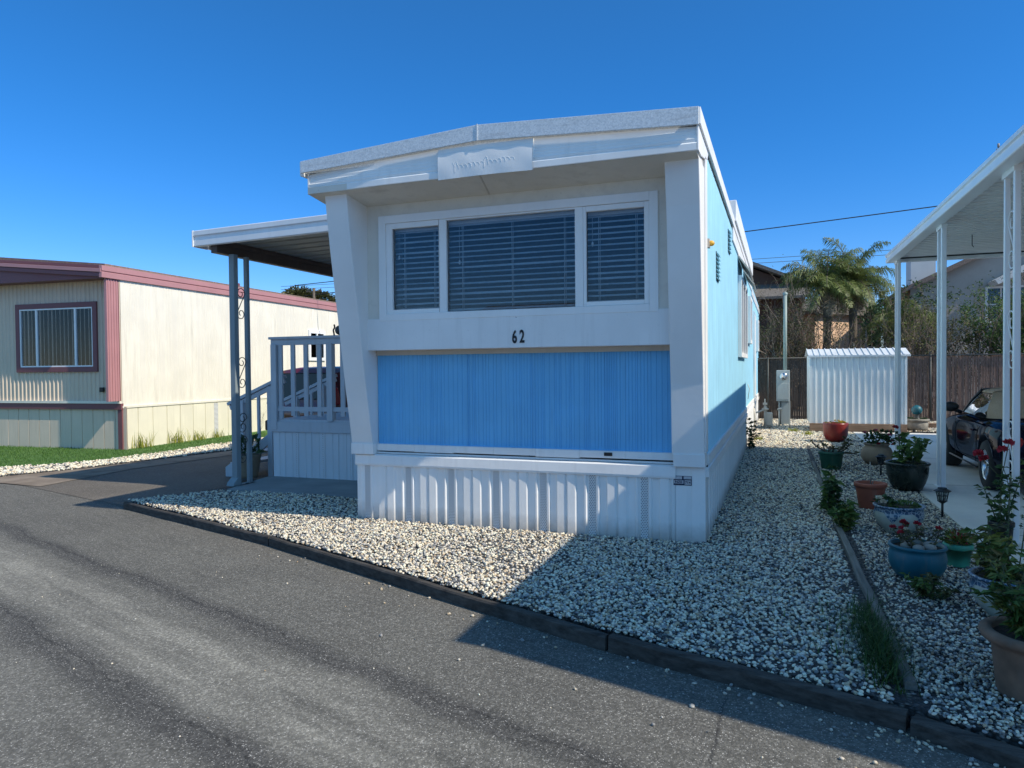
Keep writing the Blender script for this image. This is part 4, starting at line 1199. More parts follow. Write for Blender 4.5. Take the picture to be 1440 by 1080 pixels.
sw = K('side_window', MB().box(PX+.0,PX+.012,12.25,13.00,2.02,2.78), 'darkvoid')
K('window_frame', MB().box(PX,PX+.05,12.15,12.25,1.92,2.88).box(PX,PX+.05,13.00,13.10,1.92,2.88).box(PX,PX+.05,12.25,13.00,1.92,2.02).box(PX,PX+.05,12.25,13.00,2.78,2.88).box(PX,PX+.045,12.59,12.66,2.02,2.78), 'white_clean', sw)
K('window_pane', MB().box(PX+.02,PX+.026,12.25,13.00,2.02,2.78), 'glass', sw)
K('roof_vent', MB().box(-13.7,-13.5,9.8,10.0,3.95,4.12), 'pinkdark')

pk.rotation_euler = (0,0,rad(4)); pk.location = (-16.99, 4.568, -.07)
# grass on the lawn, weeds at the wall
p = sample(-19, -11.3, .8, 9.5, 800)
yl = np.interp(p[:,0], [-19,-16,-12.3,-11.5], [.9,1.2,2.1,3.45])
p = p[(p[:,1]>yl)&~((p[:,0]<-12.6)&(p[:,1]>4.9))]
g = blades('lawn_grass', np.c_[p, np.full(len(p), -.075)], .045, .009, .5, 'grassblade', None, (0,0,0), 2)
tag(g, 'short bright green grass of the lawn before the cream home', 'grass', None, 'stuff')
for k, (y, h, lab) in enumerate(((5.35,.36,'yellow-green weed tuft nearest the pink corner of the cream home'),(6.35,.33,'second weed tuft from the pink corner along the cream skirting'),(7.1,.26,'third and smaller weed tuft along the cream skirting'),(7.8,.22,'lowest weed tuft farthest from the pink corner'))):
    n_ = 46; b = np.c_[NP.normal(PX+.12-.07*(y-4.87),.06,n_), NP.normal(y,.13,n_), np.full(n_,-.07)]
    o = blades('weed_tuft', b, h, .018, .55, 'weed', None, (PX+.1,y,-.07), 3)
    tag(o, lab, 'weed', 'weeds along the cream wall')
dw = thing('dry_weed', 'thin dried branching weed by the cream skirting near the awning post', 'weed', (-12.35, 8.9, -.07))
mb = MB()
def twig(mb, p, d, L, r, depth, rnd, up=.15, spread=.6):
    q = [Vector(p)]; dd = Vector(d).normalized()
    for i in range(3):
        dd = (dd + Vector((rnd.gauss(0,.16), rnd.gauss(0,.16), rnd.gauss(0,.12)+up*.3))).normalized()
        q.append(q[-1]+dd*L/3)
    mb.tube(q, [r, r*.85, r*.7, r*.5], 4 if r > .012 else 3, False)
    ends = [(q[-1], dd)]
    if depth > 0:
        for k in range(rnd.choice((2,3,3))):
            b = q[rnd.choice((1,2,3,3))]
            nd = (dd + Vector((rnd.gauss(0,spread), rnd.gauss(0,spread), rnd.gauss(up,spread*.7)))).normalized()
            ends += twig(mb, b, nd, L*rnd.uniform(.55,.85), r*.6, depth-1, rnd, up, spread)
    return ends
twig(mb, (-12.35,8.9,-.07), (0,0,1), .35, .006, 3, random.Random(4), .3)
build('stem', mb, M['twig_pale'], dw)
# ------------------------------------------------------------------ right carport
cp = thing('carport', 'white metal carport roof over the concrete drive at the right', 'carport', (2.6, 2.2, .012))
def Cp(name, mb, mat, parent=None, **k): return build(name, mb, M[mat], parent or cp, **k)
CX0, CX1, CY0, CY1 = 2.44, 5.9, -3.16, 7.95
def cz(y): return .0145*(y-.47)
def beam_y(mb, prof, y0, y1):
    n = len(prof)
    v = [(x,y0,z+cz(y0)) for x,z in prof]+[(x,y1,z+cz(y1)) for x,z in prof]
    f = [tuple(reversed(range(n))), tuple(range(n,2*n))] + [(i,(i+1)%n,n+(i+1)%n,n+i) for i in range(n)]
    return mb.add(v, f)
fp = [(a_-.02, b_) for a_, b_ in [(2.61,3.345),(2.47,3.345),(2.46,3.352),(2.46,3.405),(2.474,3.412),(2.474,3.442),(2.452,3.452),(2.452,3.492),(2.47,3.505),(2.61,3.505)]]
Cp('side_fascia', beam_y(MB(), fp, CY0, CY1), 'alum', bevel=.003)
mb = MB(); beam_y(mb, [(2.466,3.4),(2.474,3.4),(2.474,3.41),(2.466,3.41)], CY0, CY1)
Cp('rear_fascia', MB().box(2.55,CX1,CY1-.10,CY1,3.345+cz(CY1),3.50+cz(CY1)), 'alum', bevel=.003)
Cp('front_fascia', MB().bar((2.56,CY0+.05,3.4225+cz(CY0)),(CX1+.1,CY0-.95,3.4225+cz(CY0)),.10,.155), 'alum', bevel=.003)
Cp('front_pan', MB().prism([(2.50,CY0+.22),(2.50,CY0+.08),(CX1+.1,CY0-.92),(CX1+.1,CY0+.22)], 'z', 3.426+cz(CY0), 3.432+cz(CY0)), 'alum_shade')
prof = []; y = CY0+.10
while y < CY1-.12:
    for u, h in ((0,0),(.14,0),(.15,.03),(.19,.03),(.20,0)):
        prof.append((min(y+u,CY1-.1), 3.425+h+cz(y)))
    y += .20
Cp('roof_pan', MB().ribbon(prof, 'x', 2.56, CX1+.2), 'alum_shade')
Cp('drip_edge', MB().box(2.56,CX1,CY1-.108,CY1-.10,3.40+cz(CY1),3.425+cz(CY1)), 'black')
Cp('hanging_hook', MB().tube([(3.2,5.2,3.45),(3.2,5.2,3.30),(3.22,5.2,3.27)], .006, 5), 'iron')
def cpost(yb, label, w0, sp=.25):
    p = lattice_post('carport_post', label, 2.60, yb, yb+sp, w0, w0*.92, 3.35+cz(yb), .012, (M['alum'], M['alum']), 'white lattice posts of the right carport', [(2.45,3.0),(1.55,2.1),(.55,1.1)])
    build('post_cap', MB().box(2.565,2.635,yb-.035,yb+sp+.04,3.30+cz(yb),3.352+cz(yb)), M['alum'], p)
    return p
cpost(.83, 'nearest white lattice carport post, by the black nursery pot', .052, .30)
cpost(3.86, 'middle white carport post, beside the large black pot', .058)
cpost(7.55, 'farthest white carport post, in front of the metal shed', .058)
cpost(-2.85, 'white carport post beyond the right edge, nearest the road', .062)

# home that the carport leans against
nh = thing('mobile_home', 'tan mobile home on the far side of the right carport', 'mobile home', (7.6, 4, 0))
build('wall', MB().box(5.92,9.5,-2.2,11.2,.0,3.78), M['home_tan'], nh)
build('roof', MB().prism([(5.72,3.782),(9.7,3.782),(9.7,3.92),(7.7,4.1),(5.72,3.92)], 'y', -2.5, 11.4), M['alum'], nh)
build('skirting', MB().box(5.88,5.92,-2.2,11.2,.012,.72), M['white_clean'], nh)
hw = build('window', MB().box(5.90,5.918,3.0,4.6,1.6,2.7), M['darkvoid'], nh)
build('window_frame', MB().box(5.87,5.92,2.92,3.0,1.52,2.78).box(5.87,5.92,4.6,4.68,1.52,2.78).box(5.87,5.92,3.0,4.6,1.52,1.6).box(5.87,5.92,3.0,4.6,2.7,2.78), M['white_clean'], hw)

# ------------------------------------------------------------------ navy convertible under the carport
cv = thing('convertible_car', 'dark navy convertible with tan soft top parked under the right carport', 'car', (0,0,0))
def cs(w_, zb, zs, zt, crown=.02):  # half section of the lower body
    return [(w_*.86,zb),(w_*.965,zb+.10),(w_,zb+.24),(w_*.995,zs-.10),(w_*.965,zs),(w_*.86,zt-.012),(w_*.5,zt+crown*.7),(w_*.12,zt+crown)]
st_ = [(0,cs(.60,.40,.62,.70)),(.03,cs(.70,.34,.66,.76)),(.12,cs(.79,.28,.72,.83)),(.35,cs(.845,.24,.78,.885)),(.65,cs(.868,.22,.81,.91)),(.95,cs(.868,.20,.82,.915)),(1.25,cs(.85,.19,.815,.90)),(1.6,cs(.835,.19,.80,.89)),
       (2.0,cs(.835,.19,.80,.885)),(2.35,cs(.845,.19,.80,.90)),(2.7,cs(.855,.20,.79,.885)),(3.1,cs(.855,.20,.77,.85)),(3.5,cs(.84,.21,.72,.80)),(3.8,cs(.78,.23,.64,.71)),(3.97,cs(.68,.27,.55,.61)),(4.02,cs(.58,.32,.48,.53))]
cb = build('body', loft(st_), M['navy'], cv)
sub = cb.modifiers.new('S','SUBSURF'); sub.levels = 2; sub.render_levels = 2
WY = (.86, 3.28)
arches(cb, [(-1.2,-.52,WY[0],.335,.365),(.52,1.2,WY[0],.335,.365),(-1.2,-.52,WY[1],.335,.355),(.52,1.2,WY[1],.335,.355)])
for p_ in cb.data.polygons: p_.use_smooth = True
for s_ in (-1,1):
    for wy in WY: wheel(cv, s_*.745, wy, .315, .215, s_, 5)
    # door shut lines, sill, handle, side vent
    dl = MB().tube([(s_*.846,1.34,.30),(s_*.852,1.30,.55),(s_*.838,1.27,.79)], .004, 4)
    dr = build('door_line', dl, M['black'], cv)
    build('door_line', MB().tube([(s_*.842,2.52,.28),(s_*.856,2.54,.55),(s_*.842,2.5,.79)], .004, 4), M['black'], cv)
    build('door_handle', MB().box(s_*.848-.012,s_*.848+.012,1.42,1.58,.70,.725), M['navy'], cv, bevel=.005)
    build('rocker_strip', MB().tube([(s_*.842,1.25,.235),(s_*.842,2.9,.235)], .012, 6), M['black'], cv)
    # mirror
    mi = build('door_mirror', MB().sphere((s_*.97,2.22,.985),.10,16,10,1.15,.62,.72), M['black'], cv)
    build('mirror_stalk', MB().tube([(s_*.82,2.26,.90),(s_*.93,2.24,.95)], .028, 8), M['black'], mi)
    # tail light
    tl = build('tail_light', MB().sphere((s_*.70,.085,.665),.10,14,10,1.0,.55,.75), M['taillight'], cv)
    build('rear_reflector', MB().box(s_*.52-.08,s_*.52+.08,.01,.06,.42,.46), M['taillight'], cv, bevel=.008)
    # A pillar and side glass
    build('windscreen_pillar', MB().tube([(s_*.74,2.48,.90),(s_*.70,2.25,1.06),(s_*.625,1.98,1.235)], .022, 8), M['black'], cv)
    build('side_window', MB().add([(s_*.775,1.22,.885),(s_*.765,2.36,.905),(s_*.705,2.14,1.07),(s_*.635,1.95,1.20),(s_*.63,1.40,1.20),(s_*.70,1.24,1.06)], [(0,1,2,3,4,5)]), M['carglass'], cv)
build('windscreen', MB().add([(-.73,2.47,.91),(.73,2.47,.91),(.61,1.98,1.22),(-.61,1.98,1.22)], [(0,1,2,3)]), M['carglass'], cv)
build('windscreen_header', MB().tube([(-.62,1.98,1.235),(0,1.99,1.262),(.62,1.98,1.235)], .024, 8), M['black'], cv)
# soft top: arcs from beltline (rear) or window top (sides)
vs = []; N = 17; ys = [.62,.72,.90,1.10,1.24,1.30,1.45,1.7,1.95]
hw_ = [.66,.70,.73,.745,.745,.66,.65,.645,.635]
zb = [.905,.91,.90,.89,.885,1.205,1.205,1.205,1.205]
zt = [.93,1.0,1.115,1.20,1.24,1.255,1.275,1.28,1.262]
for y_, h_, b0, t0 in zip(ys, hw_, zb, zt):
    for k in range(N):
        a = math.pi*k/(N-1); c, s2 = math.cos(a), math.sin(a)
        ex = .55
        x = h_*math.copysign(abs(c)**ex, c); z = b0+(t0-b0)*abs(s2)**.75
        vs.append((x, y_, z))
fs = [(i*N+j, i*N+j+1, (i+1)*N+j+1, (i+1)*N+j) for i in range(len(ys)-1) for j in range(N-1)]
stp = build('soft_top', MB().add(vs, [tuple(reversed(f)) for f in fs], True), M['softtop'], cv)
build('rear_screen', MB().add([(-.40,.735,1.015),(.40,.735,1.015),(.36,.895,1.118),(-.36,.895,1.118)], [(0,1,2,3)]), M['carglass'], stp)
for yy, i in ((1.30,5),(1.7,7)):
    build('top_seam', MB().tube([(v_[0]*1.002,v_[1],v_[2]+.004) for v_ in vs[i*N:(i+1)*N]], .006, 5), M['softtop'], stp)
for s_ in (-1,1):
    build('seat', MB().box(s_*.36-.22,s_*.36+.22,1.35,1.52,.5,1.08), M['black'], cv, bevel=.04)
build('cabin_floor', MB().box(-.7,.7,.9,2.4,.55,.885), M['darkvoid'], cv)
build('number_plate', MB().box(-.16,.16,.0,.02,.50,.60), M['sticker_lt'], cv, bevel=.004)
build('bumper_strip', MB().tube([(-.80,.16,.50),(-.66,.035,.50),(0,-.005,.50),(.66,.035,.50),(.80,.16,.50)], .012, 6), M['black'], cv)
cv.location = (3.93, 3.10, .012)

# ------------------------------------------------------------------ pots and plants
FWD = Vector((math.sin(rad(0)), 1, 0))
def at_pot(x, y, wd):
    d = Vector((x-CAM[0], y-CAM[1])).normalized()
    return x+d.x*wd*.32, y+d.y*wd*.32
def pot(name, label, x, y, z, prof, mat, soil_r, soil_z, sx=1., cat='potted plant', shift=True):
    wd = 2*max(r for r,_ in prof)
    if shift: x, y = at_pot(x, y, wd)
    t_ = thing(name, label, cat, (x, y, z), 'potted plants along the concrete drive')
    po_ = build('pot', MB().lathe(prof, (x,y,z), 40), M[mat], t_)
    build('soil', MB().disc((x,y,z+soil_z), soil_r), M['soil'], t_)
    return t_, x, y, po_
def rim(r, z, t=.02, lip=.012):
    return [(r,z-.045),(r+lip,z-.04),(r+lip,z-.008),(r+lip-.006,z),(r-t,z),(r-t-.004,z-.05)]
def sph_dirs(n, zmin=.1, zmax=1.):
    a = NP.uniform(0,2*np.pi,n); z = NP.uniform(zmin,zmax,n); q = np.sqrt(np.maximum(0,1-z*z))
    return np.stack([q*np.cos(a), q*np.sin(a), z],1)
def flower(parent, name, P, r, mat, petals=9):
    """one bloom: a tight cup of petals"""
    n = petals*2
    a = np.linspace(0, 4*np.pi, n)+NP.uniform(0,.3,n); el = np.linspace(.2,1.2,n)
    D = np.stack([np.cos(a)*np.cos(el), np.sin(a)*np.cos(el), np.sin(el)],1)
    return leaves(name, np.array(P)+D*r*.1, D, r*NP.uniform(.85,1.1,n), r*.9, mat, parent, fold=.35, bend=-.15)

Z0 = .004
# 1 red glazed pot with yellow flowers
t_, x, y, _ = pot('potted_plant', 'large red glazed pot with small yellow flowers, farthest in the row', 1.73, 9.76, Z0, [(.02,0),(.13,.0),(.20,.05),(.238,.14),(.25,.26),(.252,.37),(.246,.40),(.225,.40),(.22,.36)], 'pot_red', .22, .37)
D = sph_dirs(120,.05,.6); leaves('foliage', np.array([x,y,.36])+D*[.2,.2,.06], D, .05, .03, 'leaf_yellow', t_)
for k in range(9): flower(t_, 'flower', (x+R.uniform(-.17,.17), y+R.uniform(-.17,.17), .405+R.uniform(0,.03)), .03, 'petal_yellow', 6)
# 2 green pot with leggy succulents
t_, x, y, _ = pot('potted_plant', 'green plastic pot with leggy dark succulents at the end of the board', 1.376, 5.345, Z0, [(.02,0),(.135,0),(.14,.01),(.172,.225)]+rim(.175,.275), 'pot_green', .16, .25)
mb = MB(); ends = []
for k in range(9):
    a = R.uniform(0,6.28); q = [Vector((x+.08*math.cos(a), y+.08*math.sin(a), .25))]; d = Vector((math.cos(a)*.9, math.sin(a)*.9, .6))
    for i in range(5):
        d = (d+Vector((R.gauss(0,.3),R.gauss(0,.3),R.gauss(.05,.3)))).normalized(); q.append(q[-1]+d*.055)
    mb.tube(q, [.012,.012,.011,.010,.010,.009], 6); ends.append(q[-1])
    ends += [q[3]]
build('stems', mb, M['stem_brown'], t_)
for e in ends[:14]:
    pass
E_ = np.array([tuple(e) for e in ends]); idx = np.repeat(np.arange(len(E_)), 14); D = sph_dirs(len(idx), -.1, 1)
leaves('succulent_leaves', E_[idx]+D*.008, D, NP.uniform(.03,.06,len(idx)), .022, 'leaf_olive', t_)
# 3 tan clay pot with pink geraniums
t_, x, y, _ = pot('potted_plant', 'round tan clay pot with pink flowering geranium, behind the small lantern', 2.087, 6.064, Z0, [(.02,0),(.12,.0),(.185,.04),(.232,.12),(.238,.19),(.205,.27),(.17,.30),(.175,.315),(.195,.33),(.195,.345),(.17,.345),(.16,.31)], 'pot_tan', .165, .32)
n = 260; D = sph_dirs(n,-.15,1); Pb = np.array([x+.08,y,.37])+D*NP.uniform(.05,.26,(n,1))*[1.15,1,.75]
leaves('foliage', Pb, D, NP.uniform(.04,.075,n), .05, 'leaf_dark', t_)
for k in range(14):
    a = R.uniform(0,6.28); q = R.uniform(.08,.26); flower(t_, 'flower', (x+.10+q*math.cos(a)*1.1, y+q*math.sin(a), .37+R.uniform(-.06,.19)), .035, 'petal_pink' if k%4 else 'petal_red', 7)
flower(t_, 'flower', (x+.26, y-.05, .60), .055, 'petal_red', 9)
# 4 big black pot with broad leaves
t_, x, y, _ = pot('potted_plant', 'big glossy black-green pot with broad dark leaves beside the carport post', 2.143, 3.514, Z0, [(.02,0),(.15,.0),(.165,.012),(.21,.10),(.238,.20),(.245,.29),(.24,.315),(.262,.335),(.265,.35),(.25,.36),(.225,.355),(.22,.30)], 'pot_black', .215, .32)
mb = MB(); Pb = []; Db = []
for k in range(6):
    a = R.uniform(0,6.28); q = [Vector((x+.05*math.cos(a), y+.05*math.sin(a), .32))]; d = Vector((math.cos(a)*.35+.15, math.sin(a)*.35, 1)).normalized()
    L = R.uniform(.045,.075) if k else .085
    for i in range(5):
        d = (d+Vector((R.gauss(0,.12),R.gauss(0,.12),0))).normalized(); q.append(q[-1]+d*L)
        for m_ in range(3):
            b = R.uniform(0,6.28); Pb.append(tuple(q[-1])); Db.append((math.cos(b), math.sin(b), R.uniform(.0,.6)))
    mb.tube(q, .006, 5)
build('stems', mb, M['stem'], t_)
leaves('foliage', Pb, Db, NP.uniform(.09,.14,len(Pb)), NP.uniform(.075,.10,len(Pb)), 'leaf_mid', t_, fold=.12, bend=.3)
n = 60; D = sph_dirs(n,.1,.5); leaves('low_foliage', np.array([x,y,.325])+D*[.19,.19,.05], D, .05, .03, 'leaf_dark', t_)
# 5 terracotta pot with a bare stake
t_, x, y, _ = pot('potted_plant', 'terracotta plastic pot of bare soil with a thin stake', 1.576, 2.131, Z0, [(.02,0),(.115,0),(.12,.01),(.152,.225)]+rim(.155,.285,.02,.016), 'pot_terra', .14, .25)
build('stake', MB().tube([(x,y,.25),(x+.005,y,.40),(x-.004,y,.52)], .006, 5), M['twig_pale'], t_)
build('stake', MB().tube([(x+.02,y,.25),(x+.03,y,.34)], .004, 5), M['twig_pale'], t_)
# 6 + 9 pale ceramic bowls with patterned collars
def bowl(label, x, y, s, shift=True):
    pr = [(.02,0),(.115,0),(.12,.008),(.17,.06),(.205,.12),(.215,.165),(.208,.20)]
    cl = [(.2095,.196),(.204,.222),(.212,.236),(.222,.242),(.222,.252),(.212,.256),(.19,.25),(.185,.2)]
    pr = [(a*s,b*s) for a,b in pr]; cl = [(a*s,b*s) for a,b in cl]
    t_, x, y, p_ = pot('potted_plant', label, x, y, Z0, pr, 'ceramic', .186*s, .235*s, shift=shift)
    build('rim_collar', MB().lathe(cl, (x,y,Z0), 40), M['collar'], p_)
    for k in range(5):  # painted pendants hanging from the collar
        a0 = k*2*math.pi/5+.55; vs = []; fs = []; m_ = 9
        for i in range(m_):
            u = i/(m_-1); a = a0+(u-.5)*.75; dep = (1-abs(2*u-1))*.095*s
            for j in range(4):
                z = .198*s - dep*j/3
                r_ = float(np.interp(z, [b for _,b in pr], [a_ for a_,_ in pr]))+.0022
                vs.append((x+r_*math.cos(a), y+r_*math.sin(a), Z0+z))
        fs = [(i*4+j, i*4+j+1, (i+1)*4+j+1, (i+1)*4+j) for i in range(m_-1) for j in range(3)]
        build('painted_pendant', MB().add(vs, [tuple(reversed(f)) for f in fs], True), M['collar'], p_)
    return t_, x, y
t_, x, y = bowl('pale ceramic bowl with blue collar, low moss and cream roses', 1.688, .908, 1.02)
n = 420; D = sph_dirs(n,.0,1); leaves('foliage', np.array([x+.05,y,.225])+D*[.13,.13,.055], D, .035, .010, 'leaf_mid', t_)
for dx, dz in ((-.155,.30),(-.02,.19),(-.19,.335)):
    fx = x+dx; fy = y-.16
    build('flower_stem', MB().tube([(x+dx*.6,y-.10,.22),(fx+.005,fy,dz-.03),(fx,fy,dz)], .004, 5), M['stem'], t_)
    flower(t_, 'flower', (fx,fy,dz), .036, 'petal_white', 8)
n = 40; D = sph_dirs(n,.2,1); leaves('rose_leaves', np.array([x-.14,y-.02,.25])+D*.07, D, .05, .035, 'leaf_dark', t_)
# 7 blue bowl with red flowers
t_, x, y, _ = pot('potted_plant', 'low teal-blue glazed bowl with small red flowers and rocks', 1.586, -.707, Z0, [(.02,0),(.125,.0),(.15,.02),(.188,.085),(.198,.145),(.190,.195),(.180,.215),(.195,.225),(.200,.235),(.196,.247),(.178,.248),(.17,.21)], 'pot_blue', .172, .222)
for k in range(6):
    a = k*1.05+.4; build('rock', MB().sphere((x+.09*math.cos(a), y+.09*math.sin(a)-.02, .245),R.uniform(.028,.045),9,7,1.2,1,.75), M['stone'], t_)
mb = MB(); Pb = []; Db = []; heads = []
for k in range(11):
    a = R.uniform(0,6.28); q = [Vector((x+.07*math.cos(a), y+.07*math.sin(a), .22))]; d = Vector((math.cos(a)*.55, math.sin(a)*.55, 1)).normalized()
    for i in range(4):
        d = (d+Vector((R.gauss(0,.25),R.gauss(0,.25),0))).normalized(); q.append(q[-1]+d*R.uniform(.03,.052))
        for m_ in range(4): Pb.append(tuple(q[-1])); b = R.uniform(0,6.28); Db.append((math.cos(b), math.sin(b), R.uniform(-.1,.7)))
    mb.tube(q, .005, 5); heads.append(q[-1])
build('stems', mb, M['stem_brown'], t_)
leaves('foliage', Pb, Db, NP.uniform(.03,.055,len(Pb)), .02, 'leaf_olive', t_)
for k, h_ in enumerate(heads): flower(t_, 'flower', (h_.x, h_.y, h_.z+.01), .03 if k < 8 else .022, 'petal_red' if k < 8 else 'petal_white', 6)
# 8 small teal pot
t_, x, y, _ = pot('potted_plant', 'small mint-green plastic pot with reddish succulent by the concrete edge', 1.95, -.20, Z0, [(.02,0),(.075,0),(.078,.01),(.098,.15)]+rim(.10,.18,.012,.008), 'pot_teal', .09, .165)
n = 150; D = sph_dirs(n,.1,1); leaves('foliage', np.array([x,y,.17])+D*NP.uniform(.02,.10,(n,1)), D, NP.uniform(.04,.08,n), .02, 'leaf_yellow', t_)
n = 40; D = sph_dirs(n,.2,1); leaves('red_leaves', np.array([x+.02,y,.18])+D*.08, D, .05, .016, 'petal_red', t_)
# 9 second bowl, crowded with leaves
def leafy(t_, x, y, z, n, hgt, spread, L, W, mats, rnd, droop=0.):
    mb = MB(); Pm = {m: ([],[]) for m in mats}
    for k in range(n):
        a = rnd.uniform(0,6.28); q = [Vector((x+.04*math.cos(a), y+.04*math.sin(a), z))]
        d = Vector((math.cos(a)*spread*rnd.uniform(.2,1), math.sin(a)*spread*rnd.uniform(.2,1), 1)).normalized(); hh = hgt*rnd.uniform(.55,1.1)
        for i in range(6):
            d = (d+Vector((rnd.gauss(0,.13),rnd.gauss(0,.13),-droop*.1))).normalized(); q.append(q[-1]+d*hh/6)
            m_ = mats[rnd.randrange(len(mats))]
            for j in range(6):
                b = rnd.uniform(0,6.28); Pm[m_][0].append(tuple(q[-1]+Vector((rnd.gauss(0,.01),rnd.gauss(0,.01),0)))); Pm[m_][1].append((math.cos(b), math.sin(b), rnd.uniform(-.35,.5)))
        mb.tube(q, [.006,.006,.005,.005,.004,.003,.003], 5)
    build('stems', mb, M['stem'], t_)
    for m_ in mats:
        P0, D0 = Pm[m_]
        if P0: leaves('foliage', P0, D0, NP.uniform(.6,1.15,len(P0))*L, NP.uniform(.7,1.1,len(P0))*W, m_, t_)
t_, x, y = bowl('pale ceramic bowl with blue collar under yellow-green leaves, beside the big old pot', 2.0, -1.36, 1.02, False)
leafy(t_, x-.02, y, .22, 13, .36, .8, .10, .034, ['leaf_mid','leaf_yellow','leaf_olive'], random.Random(5))
mb = MB(); Pb = []; Db = []
for dx, dy, h_ in ((.10,.02,.62),(.02,.1,.50),(.18,-.02,.66)):
    q = [Vector((x+dx*.4,y+dy*.4,.22)), Vector((x+dx*.8,y+dy,.22+h_*.5)), Vector((x+dx,y+dy,.22+h_))]
    mb.tube(q, .004, 5)
    for k in range(22):
        u = .55+.45*k/21; p_ = q[0].lerp(q[2], u); b = R.uniform(0,6.28); Pb.append(tuple(p_)); Db.append((math.cos(b), math.sin(b), .4))
build('flower_spikes', mb, M['stem'], t_); leaves('spike_buds', Pb, Db, .03, .016, 'leaf_dark', t_)
# 10 big old terracotta pot
t_, x, y, _ = pot('potted_plant', 'largest weathered terracotta pot with bushy herb, nearest the road', 1.80, -2.60, Z0-.01, [(.02,0),(.165,0),(.17,.02),(.192,.24),(.196,.25),(.205,.262),(.235,.275),(.244,.295),(.238,.315),(.215,.322),(.19,.315),(.18,.26)], 'pot_old', .185, .29, shift=False)
leafy(t_, x-.02, y, .28, 15, .36, .75, .075, .026, ['leaf_mid','leaf_mid','leaf_yellow','leaf_olive'], random.Random(9))
# 11 black nursery pot with a red rose bush
t_, x, y, _ = pot('potted_plant', 'black nursery pot with tall red rose bush on the concrete', 2.44, .62, .012, [(.02,0),(.075,0),(.078,.01),(.092,.19)]+rim(.095,.215,.01,.006), 'black', .085, .19)
leafy(t_, x, y, .19, 6, .56, .30, .075, .042, ['leaf_dark','leaf_mid'], random.Random(12))
for dx, dy, dz in ((-.17,.0,.80),(.015,.02,.84),(-.14,-.03,.76),(.06,.03,.90)):
    build('flower_stem', MB().tube([(x,y,.6),(x+dx,y+dy,dz)], .004, 5), M['stem'], t_)
    flower(t_, 'flower', (x+dx,y+dy,dz), .052, 'petal_red', 10)
# 12 stone trough with a blue glass ball
t_, x, y, _ = pot('stone_trough', 'low pale stone pot with mossy top beside the shed', 3.74, 13.1, Z0, [(.02,0),(.22,0),(.26,.05),(.27,.18),(.25,.22),(.29,.23),(.30,.28),(.26,.285)], 'stone', .26, .27, cat='stone pot')
n = 120; D = sph_dirs(n,.0,.6); leaves('moss', np.array([x,y,.27])+D*[.22,.22,.05], D, .05, .03, 'leaf_dark', t_)
gb = thing('gazing_ball', 'small blue glass ball on the stone pot by the shed', 'garden ball', (x, y, .30))
build('ball', MB().sphere((x+.02,y,.50),.12,20,14), M['pot_blue'], gb); build('ball_stand', MB().lathe([(.08,.28),(.05,.32),(.06,.40)], (x+.02,y,.0), 16), M['iron'], gb)

# loose plants beside the board
def ground_plant(name, label, x, y, n, h_, sp, L, W, mats, seed):
    t_ = thing(name, label, 'plant', (x, y, 0)); leafy(t_, x, y, 0, n, h_, sp, L, W, mats, random.Random(seed)); return t_
ground_plant('leafy_plant', 'broad-leaved green plant leaning over the dividing board, below the green pot', 1.17, 1.75, 4, .48, .45, .12, .07, ['leaf_dark','leaf_mid'], 21)
ground_plant('leafy_plant', 'yellowish leafy plant by the dividing board, left of the terracotta pot', 1.21, 1.05, 5, .22, .45, .10, .055, ['leaf_mid','leaf_yellow'], 22)
ground_plant('seedling', 'straggly reddish seedling in the gravel left of the ceramic bowl', 1.62, -1.10, 7, .20, .9, .06, .03, ['leaf_olive','leaf_mid'], 23)
ground_plant('leafy_plant', 'little dark weed growing at the far corner of the blue home skirting', .10, 7.9, 4, .55, .4, .10, .05, ['leaf_dark'], 24)
b = np.c_[NP.normal(1.15,.045,1100), NP.triangular(-2.8,-2.3,-1.35,1100), np.zeros(1100)]; b[:,2] = -.01
o = blades('grass_clump', b, .125, .006, 1.3, 'grasslong', None, (1.16,-2,0), 4)
tag(o, 'long dark green grass clump against the dividing board near the kerb', 'grass clump')
b = np.c_[NP.normal(.98,.10,70), NP.uniform(-2.5,-1.5,70), np.zeros(70)]
o = blades('sparse_grass', b, .08, .005, .9, 'grassblade', None, (.98,-2,0), 3)
tag(o, 'sparse thin grass sprouting through the gravel left of the long grass clump', 'grass', None, 'stuff')
for k, (gx, gy) in enumerate(((.95,12.2),(1.25,11.4),(.2,9.8))):
    b = np.c_[NP.normal(gx,.06,90), NP.normal(gy,.06,90), np.zeros(90)]
    o = blades('weed_tuft', b, .10, .012, .6, 'weed', None, (gx,gy,0), 2)
    tag(o, ('yellow-green weeds in sunny gravel before the meter box','yellow-green weeds in sunny gravel before the shed corner','yellow-green weeds in sunny gravel beside the blue home skirting')[k], 'weed')

